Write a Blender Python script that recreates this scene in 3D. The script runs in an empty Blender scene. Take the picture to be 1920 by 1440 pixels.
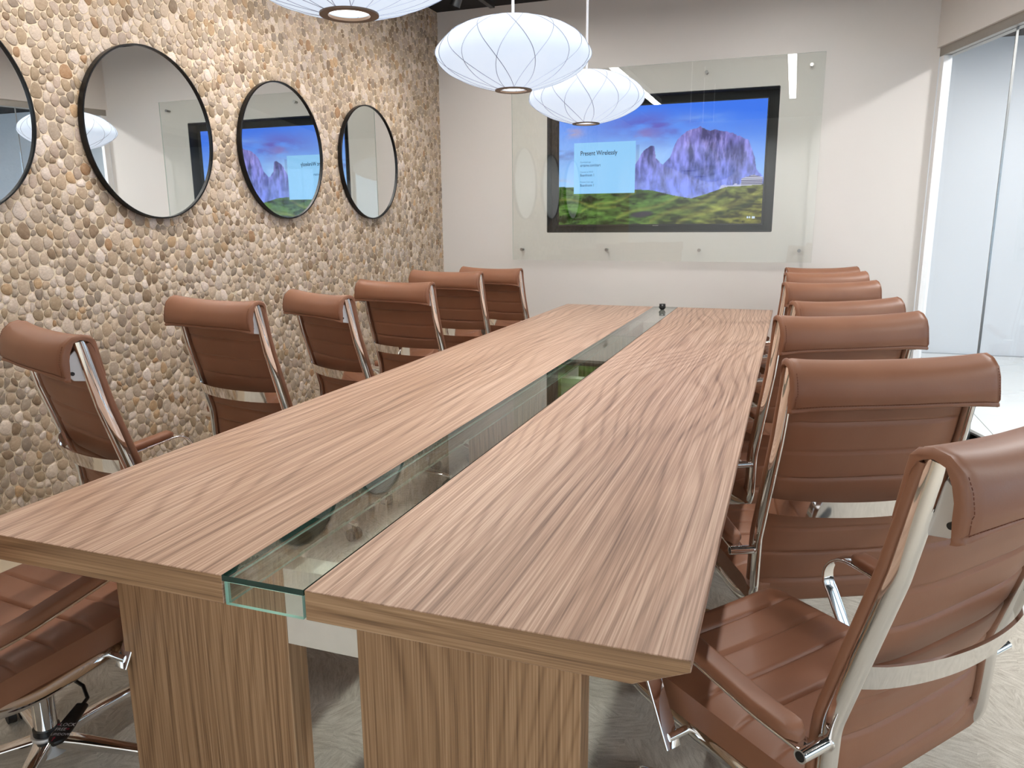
import bpy, bmesh, math, random
import numpy as np
from mathutils import Vector, Matrix
random.seed(11)
rng = np.random.default_rng(11)
SC = bpy.context.scene
COL = SC.collection
PI = math.pi

# ------------------------------------------------------------------ camera
CAM_POS = Vector((1.5677, -0.9957, 1.36))
YAW, PITCH, ROLL, FPX = 0.3495, 0.2105, -0.008, 1423.87
cam_d = bpy.data.cameras.new('camera')
cam = bpy.data.objects.new('camera', cam_d)
COL.objects.link(cam)
_fw = Vector((-math.sin(YAW)*math.cos(PITCH), math.cos(YAW)*math.cos(PITCH), -math.sin(PITCH)))
_rt = Vector((math.cos(YAW), math.sin(YAW), 0))
_up = _rt.cross(_fw)
_r2 = _rt*math.cos(ROLL) + _up*math.sin(ROLL)
_u2 = _up*math.cos(ROLL) - _rt*math.sin(ROLL)
m3 = Matrix((_r2, _u2, -_fw)).transposed()
cam.matrix_world = Matrix.Translation(CAM_POS) @ m3.to_4x4()
cam_d.sensor_width = 36.0
cam_d.lens = FPX/1920*36.0
cam_d.clip_start = 0.02
SC.camera = cam

# ------------------------------------------------------------------ world, light, exposure
SC.view_settings.view_transform = 'Standard'
SC.view_settings.look = 'None'
SC.view_settings.gamma = 1.0
SC.view_settings.use_curve_mapping = False
SC.view_settings.exposure = 0.10
world = bpy.data.worlds.new('sky')
SC.world = world
world.use_nodes = True
wbg = world.node_tree.nodes['Background']
wbg.inputs[0].default_value = (0.55, 0.78, 1.0, 1)
wbg.inputs[1].default_value = 3.4

def area_light(name, loc, target, sx, sy, power, col=(1, 1, 1)):
    d = bpy.data.lights.new(name, 'AREA')
    d.shape = 'RECTANGLE'
    d.size, d.size_y, d.energy, d.color = sx, sy, power, col
    o = bpy.data.objects.new(name, d)
    COL.objects.link(o)
    o.location = loc
    o.rotation_euler = (Vector(target)-Vector(loc)).to_track_quat('-Z', 'Y').to_euler()
    return o
LINEAR_EMIT = 47.0      # diffusers of the two linear ceiling lights
PENDANT_EMIT = 0.80     # glowing pendant shades
# corridor ceiling lights beyond the glass partition (fixtures built below)
CORRIDOR_LIGHTS = [(3.90, 3.95, 2.985), (3.75, 6.4, 2.985), (5.3, 1.4, 2.985), (5.4, -1.4, 2.985)]
CORRIDOR_POWER = [92, 34, 75, 75]
for (lx, ly, lz), pw in zip(CORRIDOR_LIGHTS, CORRIDOR_POWER):
    area_light('corridor_lamp', (lx, ly, lz-0.02), (lx, ly, 0), 0.26, 0.26, pw, (1.0, 0.98, 0.96))
# added fill: unseen spots behind the camera, bounced off the near wall (trims below)
FILL_SPOTS = [(-0.35, -1.9, 2.99), (0.95, -1.9, 2.99), (2.25, -1.9, 2.99), (3.45, -1.9, 2.99)]
FILL_AIM = [(x_, -3.0, 1.1) for x_ in (-0.35, 0.95, 2.25, 3.45)]
for p, q in zip(FILL_SPOTS, FILL_AIM):
    d = bpy.data.lights.new('fill_spot', 'SPOT')
    d.energy, d.spot_size, d.spot_blend, d.shadow_soft_size, d.color = 150, 1.9, 1.0, 0.05, (1.0, 0.975, 0.945)
    o = bpy.data.objects.new('fill_spot', d)
    COL.objects.link(o)
    o.location = (p[0], p[1], p[2]-0.02)
    o.rotation_euler = (Vector(q)-Vector(p)).to_track_quat('-Z', 'Y').to_euler()
# track spotlights washing the pebble wall (heads built below)
TRACK_Y = [-0.5, 1.0, 2.5, 4.0]
TRACK_POS = [(-0.62, y, 2.80) for y in TRACK_Y]
TRACK_POWER = 12
for p in TRACK_POS:
    d = bpy.data.lights.new('track_spot', 'SPOT')
    d.energy, d.spot_size, d.spot_blend, d.shadow_soft_size, d.color = TRACK_POWER, 1.9, 0.9, 0.04, (1.0, 0.96, 0.91)
    o = bpy.data.objects.new('track_spot', d)
    COL.objects.link(o)
    o.location = (p[0]-0.04, p[1], p[2]-0.07)
    o.rotation_euler = (Vector((-1.25, p[1], 1.25))-Vector(p)).to_track_quat('-Z', 'Y').to_euler()

# ------------------------------------------------------------------ helpers
def s2l(c):
    return tuple(((v/255)/12.92 if v/255 <= 0.04045 else ((v/255+0.055)/1.055)**2.4) for v in c)

class NT:
    def __init__(self, name):
        self.m = bpy.data.materials.new(name)
        self.m.use_nodes = True
        self.t = self.m.node_tree
        self.t.nodes.clear()
        self.out = self.t.nodes.new('ShaderNodeOutputMaterial')
    def n(self, typ, **kw):
        nd = self.t.nodes.new(typ)
        for k, v in kw.items():
            setattr(nd, k, v)
        return nd
    def link(self, a, b):
        self.t.links.new(a, b)
    def val(self, node, **kw):
        for k, v in kw.items():
            node.inputs[k].default_value = v
    def math(self, op, a, b=None, clamp=False):
        nd = self.n('ShaderNodeMath', operation=op, use_clamp=clamp)
        for i, x in enumerate((a, b)):
            if x is None:
                continue
            if isinstance(x, (int, float)):
                nd.inputs[i].default_value = x
            else:
                self.link(x, nd.inputs[i])
        return nd.outputs[0]
    def mix(self, fac, a, b):
        nd = self.n('ShaderNodeMix', data_type='RGBA')
        for sock, x in ((nd.inputs[0], fac), (nd.inputs[6], a), (nd.inputs[7], b)):
            if isinstance(x, (int, float)):
                sock.default_value = x
            elif isinstance(x, tuple):
                sock.default_value = (*x[:3], 1)
            else:
                self.link(x, sock)
        return nd.outputs[2]
    def noise(self, vec, scale, detail=4, rough=0.5, dist=0.0):
        nd = self.n('ShaderNodeTexNoise')
        nd.inputs['Scale'].default_value = scale
        nd.inputs['Detail'].default_value = detail
        nd.inputs['Roughness'].default_value = rough
        nd.inputs['Distortion'].default_value = dist
        if vec is not None:
            self.link(vec, nd.inputs['Vector'])
        return nd.outputs['Fac']
    def ramp(self, fac, stops):
        nd = self.n('ShaderNodeValToRGB')
        els = nd.color_ramp.elements
        while len(els) < len(stops):
            els.new(0.5)
        for e, (p, c) in zip(els, stops):
            e.position = p
            e.color = (*c, 1) if len(c) == 3 else c
        self.link(fac, nd.inputs[0])
        return nd.outputs[0]
    def pbsdf(self, color, rough=0.5, metal=0.0, spec=0.5, normal=None, coat=0.0):
        b = self.n('ShaderNodeBsdfPrincipled')
        if isinstance(color, tuple):
            b.inputs['Base Color'].default_value = (*color[:3], 1)
        else:
            self.link(color, b.inputs['Base Color'])
        if isinstance(rough, (int, float)):
            b.inputs['Roughness'].default_value = rough
        else:
            self.link(rough, b.inputs['Roughness'])
        b.inputs['Metallic'].default_value = metal
        b.inputs['Specular IOR Level'].default_value = spec
        b.inputs['Coat Weight'].default_value = coat
        if normal is not None:
            self.link(normal, b.inputs['Normal'])
        self.link(b.outputs[0], self.out.inputs[0])
        return b
    def bump(self, h, strength=0.2, dist=0.002):
        nd = self.n('ShaderNodeBump')
        nd.inputs['Strength'].default_value = strength
        nd.inputs['Distance'].default_value = dist
        self.link(h, nd.inputs['Height'])
        return nd.outputs[0]
    def objco(self):
        return self.n('ShaderNodeTexCoord').outputs['Object']
    def mapping(self, vec, scale=(1, 1, 1), rot=(0, 0, 0), loc=(0, 0, 0)):
        nd = self.n('ShaderNodeMapping')
        nd.inputs['Scale'].default_value = scale
        nd.inputs['Rotation'].default_value = rot
        nd.inputs['Location'].default_value = loc
        self.link(vec, nd.inputs['Vector'])
        return nd.outputs[0]

def plain(name, rgb, rough=0.5, metal=0.0, spec=0.5, var=0.06, scale=30.0):
    t = NT(name)
    c = s2l(rgb)
    f = t.noise(t.objco(), scale, 3)
    col = t.mix(f, tuple(v*(1-var) for v in c), tuple(min(1, v*(1+var)) for v in c))
    t.pbsdf(col, rough, metal, spec)
    return t.m

def emissive(name, rgb_lin, strength):
    t = NT(name)
    e = t.n('ShaderNodeEmission')
    e.inputs[0].default_value = (*rgb_lin, 1)
    e.inputs[1].default_value = strength
    t.link(e.outputs[0], t.out.inputs[0])
    return t.m

def thin_glass(name, tint, base=0.04):
    t = NT(name)
    lw = t.n('ShaderNodeLayerWeight')
    lw.inputs['Blend'].default_value = 0.5
    f5 = t.math('POWER', lw.outputs['Facing'], 5.0)
    fr = t.math('ADD', t.math('MULTIPLY', f5, 1-base), base, clamp=True)
    tr = t.n('ShaderNodeBsdfTransparent')
    tr.inputs[0].default_value = (*tint, 1)
    gl = t.n('ShaderNodeBsdfGlossy')
    gl.inputs['Roughness'].default_value = 0.0
    gl.inputs[0].default_value = (1, 1, 1, 1)
    mx = t.n('ShaderNodeMixShader')
    t.link(fr, mx.inputs[0]); t.link(tr.outputs[0], mx.inputs[1]); t.link(gl.outputs[0], mx.inputs[2])
    t.link(mx.outputs[0], t.out.inputs[0])
    return t.m

M = {}
def wood(name, axis, light, mid, dark, seed):
    """laminate with long grain along the given axis (0 x, 1 y, 2 z)"""
    t = NT(name)
    sep = t.n('ShaderNodeSeparateXYZ')
    t.link(t.objco(), sep.inputs[0])
    o = [sep.outputs[0], sep.outputs[1], sep.outputs[2]]
    along = o[axis]
    rest = [i for i in range(3) if i != axis]
    def vec(sa, sr):
        cb = t.n('ShaderNodeCombineXYZ')
        t.link(t.math('ADD', t.math('MULTIPLY', along, sa), seed), cb.inputs[0])
        t.link(t.math('MULTIPLY', o[rest[0]], sr), cb.inputs[1])
        t.link(t.math('MULTIPLY', o[rest[1]], sr), cb.inputs[2])
        return cb.outputs[0]
    warp = t.noise(vec(0.7, 2.2), 1.0, 1, 0.4)                       # cathedral figure
    warp2 = t.noise(vec(1.6, 14.0), 1.0, 3, 0.6)
    cross = t.math('ADD', o[rest[0]], o[rest[1]])
    ph = t.math('ADD', t.math('ADD', t.math('MULTIPLY', cross, 40.0), t.math('MULTIPLY', warp, 22.0)), t.math('MULTIPLY', warp2, 0.7))
    ring = t.math('MULTIPLY', t.math('ADD', t.math('SINE', t.math('MULTIPLY', ph, 2*PI*0.62)), 1.0), 0.5)
    fine = t.noise(vec(1.7, 230.0), 1.0, 5, 0.65)
    mid_n = t.noise(vec(0.8, 75.0), 1.0, 4, 0.6)
    big = t.noise(vec(0.45, 5.0), 1.0, 2, 0.5)
    v = t.math('ADD', t.math('MULTIPLY', t.math('POWER', ring, 4.0), 0.10), t.math('MULTIPLY', fine, 0.85))
    v = t.math('ADD', v, t.math('MULTIPLY', mid_n, 0.26))
    v = t.math('ADD', v, t.math('MULTIPLY', big, 0.20))
    col = t.ramp(v, [(0.50, s2l(light)), (0.68, s2l(mid)), (0.90, s2l(dark))])
    rough = t.math('ADD', t.math('MULTIPLY', fine, 0.18), 0.32)
    t.pbsdf(col, rough, 0, 0.42, t.bump(v, 0.10, 0.0012))
    return t.m

TOPC = ((211, 181, 158), (178, 143, 119), (120, 90, 72))
LEGC = ((196, 160, 124), (166, 129, 94), (114, 84, 58))
M['wood_top'] = wood('walnut_laminate_top', 1, *TOPC, 3.0)
M['wood_top2'] = wood('walnut_laminate_top_b', 1, *TOPC, 17.0)
M['wood_edge'] = wood('walnut_laminate_edge', 0, *LEGC, 5.0)
M['wood_leg'] = wood('walnut_laminate_leg', 2, *LEGC, 9.0)

def leather():
    t = NT('cognac_leather')
    co = t.objco()
    f = t.noise(co, 7.0, 4)
    v = t.n('ShaderNodeTexVoronoi')
    v.inputs['Scale'].default_value = 420.0
    t.link(co, v.inputs['Vector'])
    g = t.noise(co, 180.0, 3)
    col = t.mix(f, s2l((132, 86, 62)), s2l((149, 103, 77)))
    h = t.math('ADD', t.math('MULTIPLY', v.outputs['Distance'], 0.6), g)
    t.pbsdf(col, 0.46, 0, 0.42, t.bump(h, 0.10, 0.0006))
    return t.m
M['leather'] = leather()
M['thread'] = plain('brown_thread', (112, 62, 40), 0.8)
def chrome():
    t = NT('polished_chrome')
    f = t.noise(t.objco(), 40.0, 3)
    t.pbsdf((0.86, 0.85, 0.84), t.math('ADD', t.math('MULTIPLY', f, 0.05), 0.045), 1.0)
    return t.m
M['chrome'] = chrome()
M['alu'] = plain('cast_aluminium', (206, 204, 202), 0.38, 0.6)
M['black'] = plain('black_plastic', (16, 15, 16), 0.4)
M['rubber'] = plain('caster_rubber', (30, 29, 30), 0.6)
M['white_print'] = plain('white_print', (205, 203, 205), 0.6)
M['red_print'] = plain('red_print', (140, 26, 48), 0.6)
M['black_frame'] = plain('black_metal_frame', (14, 13, 14), 0.35, 0.3)
M['niche'] = plain('niche_charcoal_paint', (38, 38, 38), 0.7)
M['white_steel'] = plain('white_powdercoat', (226, 219, 206), 0.45)
M['steel'] = plain('brushed_steel', (170, 168, 164), 0.3, 1.0)
M['brushed'] = plain('brushed_aluminium_header', (168, 163, 155), 0.42, 0.7)
M['jamb'] = plain('white_aluminium', (236, 236, 236), 0.5)
M['bronze'] = plain('bronze_ring', (112, 92, 76), 0.4, 0.55)
M['cable'] = plain('white_cable', (236, 236, 240), 0.5)
M['wire'] = plain('shade_wire', (150, 158, 176), 0.6)
M['green_dark'] = plain('glass_edge_deep_green', (14, 56, 48), 0.12, 0, 0.6)
M['green_mint'] = plain('glass_edge_mint', (176, 220, 206), 0.15, 0, 0.6)
M['green_grey'] = plain('glass_edge_grey', (150, 166, 152), 0.2)
M['glass_table'] = thin_glass('table_glass', (0.93, 0.965, 0.945), 0.05)
M['glass_wall'] = thin_glass('tv_panel_glass', (0.972, 0.985, 0.976), 0.042)
M['glass_part'] = thin_glass('partition_glass', (0.965, 0.975, 0.98), 0.042)
t = NT('mirror_silver'); t.pbsdf((0.90, 0.91, 0.90), 0.0, 1.0); M['mirror'] = t.m

def wall_paint(name, rgb):
    t = NT(name)
    co = t.objco()
    f = t.noise(co, 0.9, 3)
    g = t.noise(co, 260.0, 2)
    c = s2l(rgb)
    t.pbsdf(t.mix(f, tuple(v*0.975 for v in c), c), 0.75, 0, 0.3, t.bump(g, 0.05, 0.001))
    return t.m
M['wall'] = wall_paint('warm_white_paint', (221, 216, 211))
M['wall_corr'] = wall_paint('cool_white_paint', (222, 226, 231))
M['ceiling'] = plain('black_ceiling', (15, 15, 17), 0.8)
M['tile'] = plain('white_porcelain', (238, 240, 238), 0.14, 0, 0.5, 0.02, 3.0)
M['tile_grout'] = plain('tile_grout', (196, 196, 194), 0.8)

def carpet():
    t = NT('striated_carpet')
    co = t.mapping(t.objco(), (1, 1, 0))
    nz = t.n('ShaderNodeTexNoise'); nz.inputs['Scale'].default_value = 3.0
    t.link(co, nz.inputs['Vector'])
    vm = t.n('ShaderNodeVectorMath', operation='MULTIPLY_ADD')
    t.link(nz.outputs['Color'], vm.inputs[0]); vm.inputs[1].default_value = (0.25, 0.25, 0); t.link(co, vm.inputs[2])
    vo = t.n('ShaderNodeTexVoronoi'); vo.inputs['Scale'].default_value = 7.0
    t.link(vm.outputs[0], vo.inputs['Vector'])
    sp = t.n('ShaderNodeSeparateColor'); t.link(vo.outputs['Color'], sp.inputs[0])
    vr = t.n('ShaderNodeVectorRotate', rotation_type='Z_AXIS')
    t.link(co, vr.inputs['Vector'])
    t.link(t.math('MULTIPLY', sp.outputs[0], 6.28), vr.inputs['Angle'])
    st = t.noise(t.mapping(vr.outputs[0], (16, 95, 1)), 1.0, 5, 0.7, 0.6)
    fl = t.noise(co, 320.0, 3, 0.7)
    v = t.math('ADD', t.math('MULTIPLY', st, 0.75), t.math('MULTIPLY', fl, 0.35))
    col = t.ramp(v, [(0.36, s2l((166, 157, 143))), (0.55, s2l((200, 193, 180))), (0.72, s2l((220, 214, 202)))])
    t.pbsdf(col, 0.95, 0, 0.1, t.bump(v, 0.6, 0.004))
    return t.m
M['carpet'] = carpet()

def pebble_mat():
    t = NT('river_pebble')
    at = t.n('ShaderNodeAttribute', attribute_name='tint')
    co = t.objco()
    f = t.noise(co, 60.0, 4, 0.6)
    g = t.noise(t.mapping(co, (20, 45, 90), (0.6, 0, 0.0)), 1.0, 4, 0.7, 1.5)
    c = t.mix(t.math('MULTIPLY', f, 0.55), at.outputs['Color'], s2l((206, 182, 152)))
    c = t.mix(t.math('MULTIPLY', t.math('POWER', g, 3.0), 1.5, clamp=True), c, s2l((118, 88, 58)))
    t.pbsdf(c, 0.5, 0, 0.35, t.bump(f, 0.10, 0.002))
    return t.m
M['pebble'] = pebble_mat()
t = NT('sand_grout')
_f = t.noise(t.objco(), 240.0, 4, 0.7)
_g = t.noise(t.objco(), 9.0, 2)
t.pbsdf(t.mix(t.math('MULTIPLY', t.math('ADD', _f, _g), 0.5), s2l((208, 187, 158)), s2l((235, 218, 193))), 0.9, 0, 0.2, t.bump(_f, 0.3, 0.002))
M['grout'] = t.m

def new_obj(name, me, parent=None, mats=(), smooth=False, loc=None):
    o = bpy.data.objects.new(name, me)
    COL.objects.link(o)
    for mt in (mats if isinstance(mats, (list, tuple)) else [mats]):
        me.materials.append(M[mt] if isinstance(mt, str) else mt)
    if smooth:
        me.polygons.foreach_set('use_smooth', [True]*len(me.polygons))
    if parent is not None:
        o.parent = parent
    if loc is not None:
        o.location = loc
    return o

def mesh_bm(name, bm):
    bmesh.ops.recalc_face_normals(bm, faces=bm.faces[:])
    me = bpy.data.meshes.new(name)
    bm.to_mesh(me); bm.free()
    return me

def smooth_by_angle(me, ang=35):
    me.polygons.foreach_set('use_smooth', [True]*len(me.polygons))
    try:
        me.set_sharp_from_angle(angle=math.radians(ang))
    except Exception:
        pass

def bm_box(bm, x0, x1, y0, y1, z0, z1, bev=0.0, seg=1, mat=0):
    vs = [bm.verts.new((x, y, z)) for x in (x0, x1) for y in (y0, y1) for z in (z0, z1)]
    fs = [bm.faces.new([vs[i] for i in q]) for q in ((0, 1, 3, 2), (4, 6, 7, 5), (0, 4, 5, 1), (2, 3, 7, 6), (0, 2, 6, 4), (1, 5, 7, 3))]
    for f in fs:
        f.material_index = mat
    if bev:
        es = list({e for f in fs for e in f.edges})
        bmesh.ops.bevel(bm, geom=es, offset=bev, segments=seg, affect='EDGES', profile=0.5)
    return fs

def box(name, x0, x1, y0, y1, z0, z1, mat, parent=None, bev=0.0, seg=1):
    bm = bmesh.new()
    bm_box(bm, x0, x1, y0, y1, z0, z1, bev, seg)
    o = new_obj(name, mesh_bm(name, bm), parent, mat)
    if bev:
        smooth_by_angle(o.data)
    return o

def bm_cyl(bm, p0, p1, r0, r1=None, seg=20, caps=True):
    p0, p1 = Vector(p0), Vector(p1)
    r1 = r0 if r1 is None else r1
    d = (p1-p0).normalized()
    a = d.orthogonal().normalized(); b = d.cross(a)
    l0 = [bm.verts.new(p0+(a*math.cos(2*PI*i/seg)+b*math.sin(2*PI*i/seg))*r0) for i in range(seg)]
    l1 = [bm.verts.new(p1+(a*math.cos(2*PI*i/seg)+b*math.sin(2*PI*i/seg))*r1) for i in range(seg)]
    for i in range(seg):
        bm.faces.new((l0[i], l0[(i+1) % seg], l1[(i+1) % seg], l1[i]))
    if caps:
        bm.faces.new(l0[::-1]); bm.faces.new(l1)

def cyl(name, p0, p1, r, mat, parent=None, r1=None, seg=20):
    bm = bmesh.new()
    bm_cyl(bm, p0, p1, r, r1, seg)
    me = mesh_bm(name, bm)
    o = new_obj(name, me, parent, mat)
    smooth_by_angle(me)
    return o

def loft_me(name, rings, cap=True):
    """closed rings of equal length -> mesh"""
    n = len(rings[0])
    vs = [tuple(p) for r in rings for p in r]
    fs = []
    for k in range(len(rings)-1):
        for i in range(n):
            j = (i+1) % n
            fs.append((k*n+i, k*n+j, (k+1)*n+j, (k+1)*n+i))
    if cap:
        fs.append(tuple(range(n-1, -1, -1)))
        fs.append(tuple(range((len(rings)-1)*n, len(rings)*n)))
    me = bpy.data.meshes.new(name)
    me.from_pydata(vs, [], fs)
    bm = bmesh.new(); bm.from_mesh(me)
    bmesh.ops.recalc_face_normals(bm, faces=bm.faces[:])
    bm.to_mesh(me); bm.free()
    return me

def rrect(hx, hy, r, seg=3):
    pts = []
    for cx, cy, a0 in ((hx-r, hy-r, 0), (-hx+r, hy-r, 90), (-hx+r, -hy+r, 180), (hx-r, -hy+r, 270)):
        for k in range(seg+1):
            a = math.radians(a0+90*k/seg)
            pts.append((cx+r*math.cos(a), cy+r*math.sin(a)))
    return pts

def fillet(pts, rad, seg=6):
    """2D polyline with rounded corners; rad list per inner point"""
    out = [Vector(pts[0])]
    for i in range(1, len(pts)-1):
        p0, p, p1 = Vector(pts[i-1]), Vector(pts[i]), Vector(pts[i+1])
        a, b = (p0-p), (p1-p)
        la, lb = a.length, b.length
        a.normalize(); b.normalize()
        ang = a.angle(b)
        d = min(rad[i-1]/math.tan(ang/2), la*0.48, lb*0.48)
        q0, q1 = p+a*d, p+b*d
        for k in range(seg+1):
            u = k/seg
            out.append(q0*(1-u)**2 + p*2*u*(1-u) + q1*u*u)
    out.append(Vector(pts[-1]))
    return out

def sweep_yz(path, prof, x0):
    """sweep a closed profile (lateral, depth) along a path lying in the YZ plane at x = x0"""
    rings = []
    for i, p in enumerate(path):
        a = path[max(i-1, 0)]; b = path[min(i+1, len(path)-1)]
        tg = (b-a).normalized()
        nr = Vector((-tg.y, tg.x))
        rings.append([(x0+l, p.x+nr.x*d, p.y+nr.y*d) for l, d in prof])
    return rings

def empty(name, loc, rz=0.0, label=None, cat=None, group=None, kind=None):
    o = bpy.data.objects.new(name, None)
    COL.objects.link(o)
    o.location = loc; o.rotation_euler = (0, 0, rz)
    o.empty_display_size = 0.1
    tag(o, label, cat, group, kind)
    return o

def tag(o, label=None, cat=None, group=None, kind=None):
    if label: o['label'] = label
    if cat: o['category'] = cat
    if group: o['group'] = group
    if kind: o['kind'] = kind
    return o

def text_me(name, body, size, align='LEFT', extrude=0.0, bold=0.0):
    c = bpy.data.curves.new(name, 'FONT')
    c.body, c.size, c.align_x = body, size, align
    c.resolution_u = 3
    c.offset = size*bold
    c.extrude = extrude
    o = bpy.data.objects.new(name, c)
    COL.objects.link(o)
    dg = bpy.context.evaluated_depsgraph_get()
    me = bpy.data.meshes.new_from_object(o.evaluated_get(dg))
    bpy.data.objects.remove(o)
    bpy.data.curves.remove(c)
    me.materials.clear()
    return me

# ------------------------------------------------------------------ room shell
XL, YB, ZC = -1.254, 5.042, 3.02          # pebble wall, screen wall, ceiling
YN = -3.0                                  # wall behind the camera
JX, JY = 2.41, 5.042                       # where the glass partition meets the screen wall
PD = Vector((0.295, -0.955, 0)).normalized()  # partition runs this way
PN = Vector((-PD.y, PD.x, 0))              # towards the corridor (+x)
if PN.x < 0: PN = -PN
PZ = 2.41                                  # underside of the header
def pw(t_, n_, z_):
    return Vector((JX, JY, 0)) + PD*t_ + PN*n_ + Vector((0, 0, z_))
T_END = (JY-YN)/(-PD.y)

bm = bmesh.new()
e1 = pw(0, 0.13, 0); e2 = pw(T_END, 0.13, 0)
top = [bm.verts.new(v) for v in ((XL-0.1, YN, 0), (e2.x, YN, 0), (e1.x, YB+0.05, 0), (XL-0.1, YB+0.05, 0))]
bot = [bm.verts.new(v.co+Vector((0, 0, -0.1))) for v in top]
bm.faces.new(top); bm.faces.new(bot[::-1])
for i in range(4):
    bm.faces.new((top[i], bot[i], bot[(i+1) % 4], top[(i+1) % 4]))
tag(new_obj('floor', mesh_bm('floor', bm), None, 'carpet'), kind='structure', label='grey beige striated carpet')

ceil = box('ceiling', XL-0.1, 9.0, YN-0.1, 8.0, ZC+0.012, ZC+0.1, 'ceiling')
tag(ceil, kind='structure')
bm = bmesh.new(); bm_box(bm, -0.597, 0.597, -0.597, 0.597, 0, 0.012, 0.002)
panel_me = mesh_bm('ceiling_panel', bm); panel_me.materials.append(M['ceiling'])
for i in range(4):
    for j in range(7):
        o = bpy.data.objects.new('ceiling_panel', panel_me); COL.objects.link(o)
        o.parent = ceil; o.location = (XL+0.6+1.2*i, YB-0.6-1.2*j, ZC)

# screen wall with the recess for the television
NX0, NX1, NZ0, NZ1 = -0.315, 1.416, 1.275, 2.290
wb = bmesh.new()
for a in ((XL-0.1, NX0, 0, ZC), (NX1, JX, 0, ZC), (NX0, NX1, 0, NZ0), (NX0, NX1, NZ1, ZC)):
    bm_box(wb, a[0], a[1], YB, YB+0.16, a[2], a[3])
wall_back = tag(new_obj('wall_back', mesh_bm('wall_back', wb), None, 'wall'), kind='structure')
nb = bmesh.new()
bm_box(nb, NX0-0.01, NX1+0.01, YB+0.11, YB+0.15, NZ0-0.01, NZ1+0.01)
for a in ((NX0-0.004, NX0+0.003, NZ0, NZ1), (NX1-0.003, NX1+0.004, NZ0, NZ1), (NX0, NX1, NZ0-0.004, NZ0+0.003), (NX0, NX1, NZ1-0.003, NZ1+0.004)):
    bm_box(nb, a[0], a[1], YB-0.001, YB+0.12, a[2], a[3])
tag(new_obj('niche_lining', mesh_bm('niche_lining', nb), wall_back, 'niche'), label='charcoal lining of the television recess')

# wall behind the camera
ADDED_WINDOWS = [(2.35, 3.35), (3.55, 4.55)]  # windows added out of view for daylight fill and contrast in the chrome
wn = bmesh.new()
for a in ((XL-0.1, 2.35, 0, ZC), (3.35, 3.55, 0.75, 2.5), (4.55, 5.2, 0, ZC), (2.35, 4.55, 0, 0.75), (2.35, 4.55, 2.5, ZC)):
    bm_box(wn, a[0], a[1], YN-0.1, YN, a[2], a[3])
tag(new_obj('wall_near', mesh_bm('wall_near', wn), None, 'wall_corr'), kind='structure')
for k, (a, b_) in enumerate(ADDED_WINDOWS):  # panes and frames of the added fill windows
    g = box('window_%d' % (k+30), a, b_, YN-0.06, YN-0.05, 0.75, 2.5, 'glass_part'); tag(g, kind='structure')
    fb = bmesh.new()
    for q in ((a, a+0.05, 0.75, 2.5), (b_-0.05, b_, 0.75, 2.5), (a, b_, 0.75, 0.8), (a, b_, 2.45, 2.5)):
        bm_box(fb, q[0], q[1], YN-0.08, YN-0.03, q[2], q[3])
    new_obj('window_frame', mesh_bm('window_frame', fb), g, 'black_frame')

# bulkhead above the glass partition
def prism(name, pts, z0, z1, mat, parent=None):
    b = bmesh.new()
    lo = [b.verts.new((p[0], p[1], z0)) for p in pts]; hi = [b.verts.new((p[0], p[1], z1)) for p in pts]
    b.faces.new(lo[::-1]); b.faces.new(hi)
    n = len(pts)
    for i in range(n):
        b.faces.new((lo[i], lo[(i+1) % n], hi[(i+1) % n], hi[i]))
    return new_obj(name, mesh_bm(name, b), parent, mat)
def strip(t0, t1, n0, n1):
    return [pw(t0, n0, 0), pw(t1, n0, 0), pw(t1, n1, 0), pw(t0, n1, 0)]
tag(prism('wall_right', strip(-0.02, T_END, -0.02, 0.14), PZ+0.055, ZC, 'wall'), kind='structure')
tag(prism('trim_1', strip(-0.005, T_END, 0.0, 0.09), PZ, PZ+0.055, 'brushed'), kind='structure', label='brushed aluminium sliding door header above the glass')
tag(prism('trim_2', strip(0.0, 0.05, 0.005, 0.06), 0.0, PZ, 'jamb'), kind='structure', label='white jamb between screen wall and glass')
tag(prism('trim_3', strip(0.0, T_END, 0.13, 0.165), 0.0, 0.012, 'brushed'), kind='structure', label='metal threshold strip at the carpet edge')
# glass leaves
edges_t = [0.05, 0.80, 1.9, 3.0, 4.1, 5.2, 6.3, 7.4, T_END]
for k in range(len(edges_t)-1):
    a, b_ = edges_t[k]+0.002, edges_t[k+1]-0.002
    g = prism('window_%d' % (k+1), strip(a, b_, 0.035, 0.047), 0.004, PZ, 'glass_part')
    tag(g, kind='structure', label='clear floor to ceiling glass leaf of the partition')
    ed = prism('polished_edge', strip(b_-0.006, b_, 0.0345, 0.0475), 0.004, PZ, 'steel', g)

# corridor beyond the glass
fl = box('floor_corridor', 1.5, 9.0, YN-0.1, 8.0, -0.11, -0.012, 'tile_grout')
tag(fl, kind='structure', label='white polished tile floor of the corridor')
bm = bmesh.new(); bm_box(bm, -0.448, 0.448, -0.448, 0.448, -0.012, 0.0, 0.002)
tile_me = mesh_bm('tile', bm); tile_me.materials.append(M['tile'])
for i in range(5):
    for j in range(12):
        cx, cy = 2.86+0.45+0.9*i, 7.75-0.45-0.9*j
        tt = (JY-cy)/(-PD.y)
        if cy < YB+0.4 and cx-0.45 < JX + PD.x*max(tt+0.6, 0)+0.16:
            continue
        o = bpy.data.objects.new('floor_tile', tile_me); COL.objects.link(o); o.parent = fl; o.location = (cx, cy, 0)
for j in range(4):
    o = bpy.data.objects.new('floor_tile', tile_me); COL.objects.link(o); o.parent = fl; o.location = (2.41, 7.3-0.9*j, 0.0)
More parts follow.
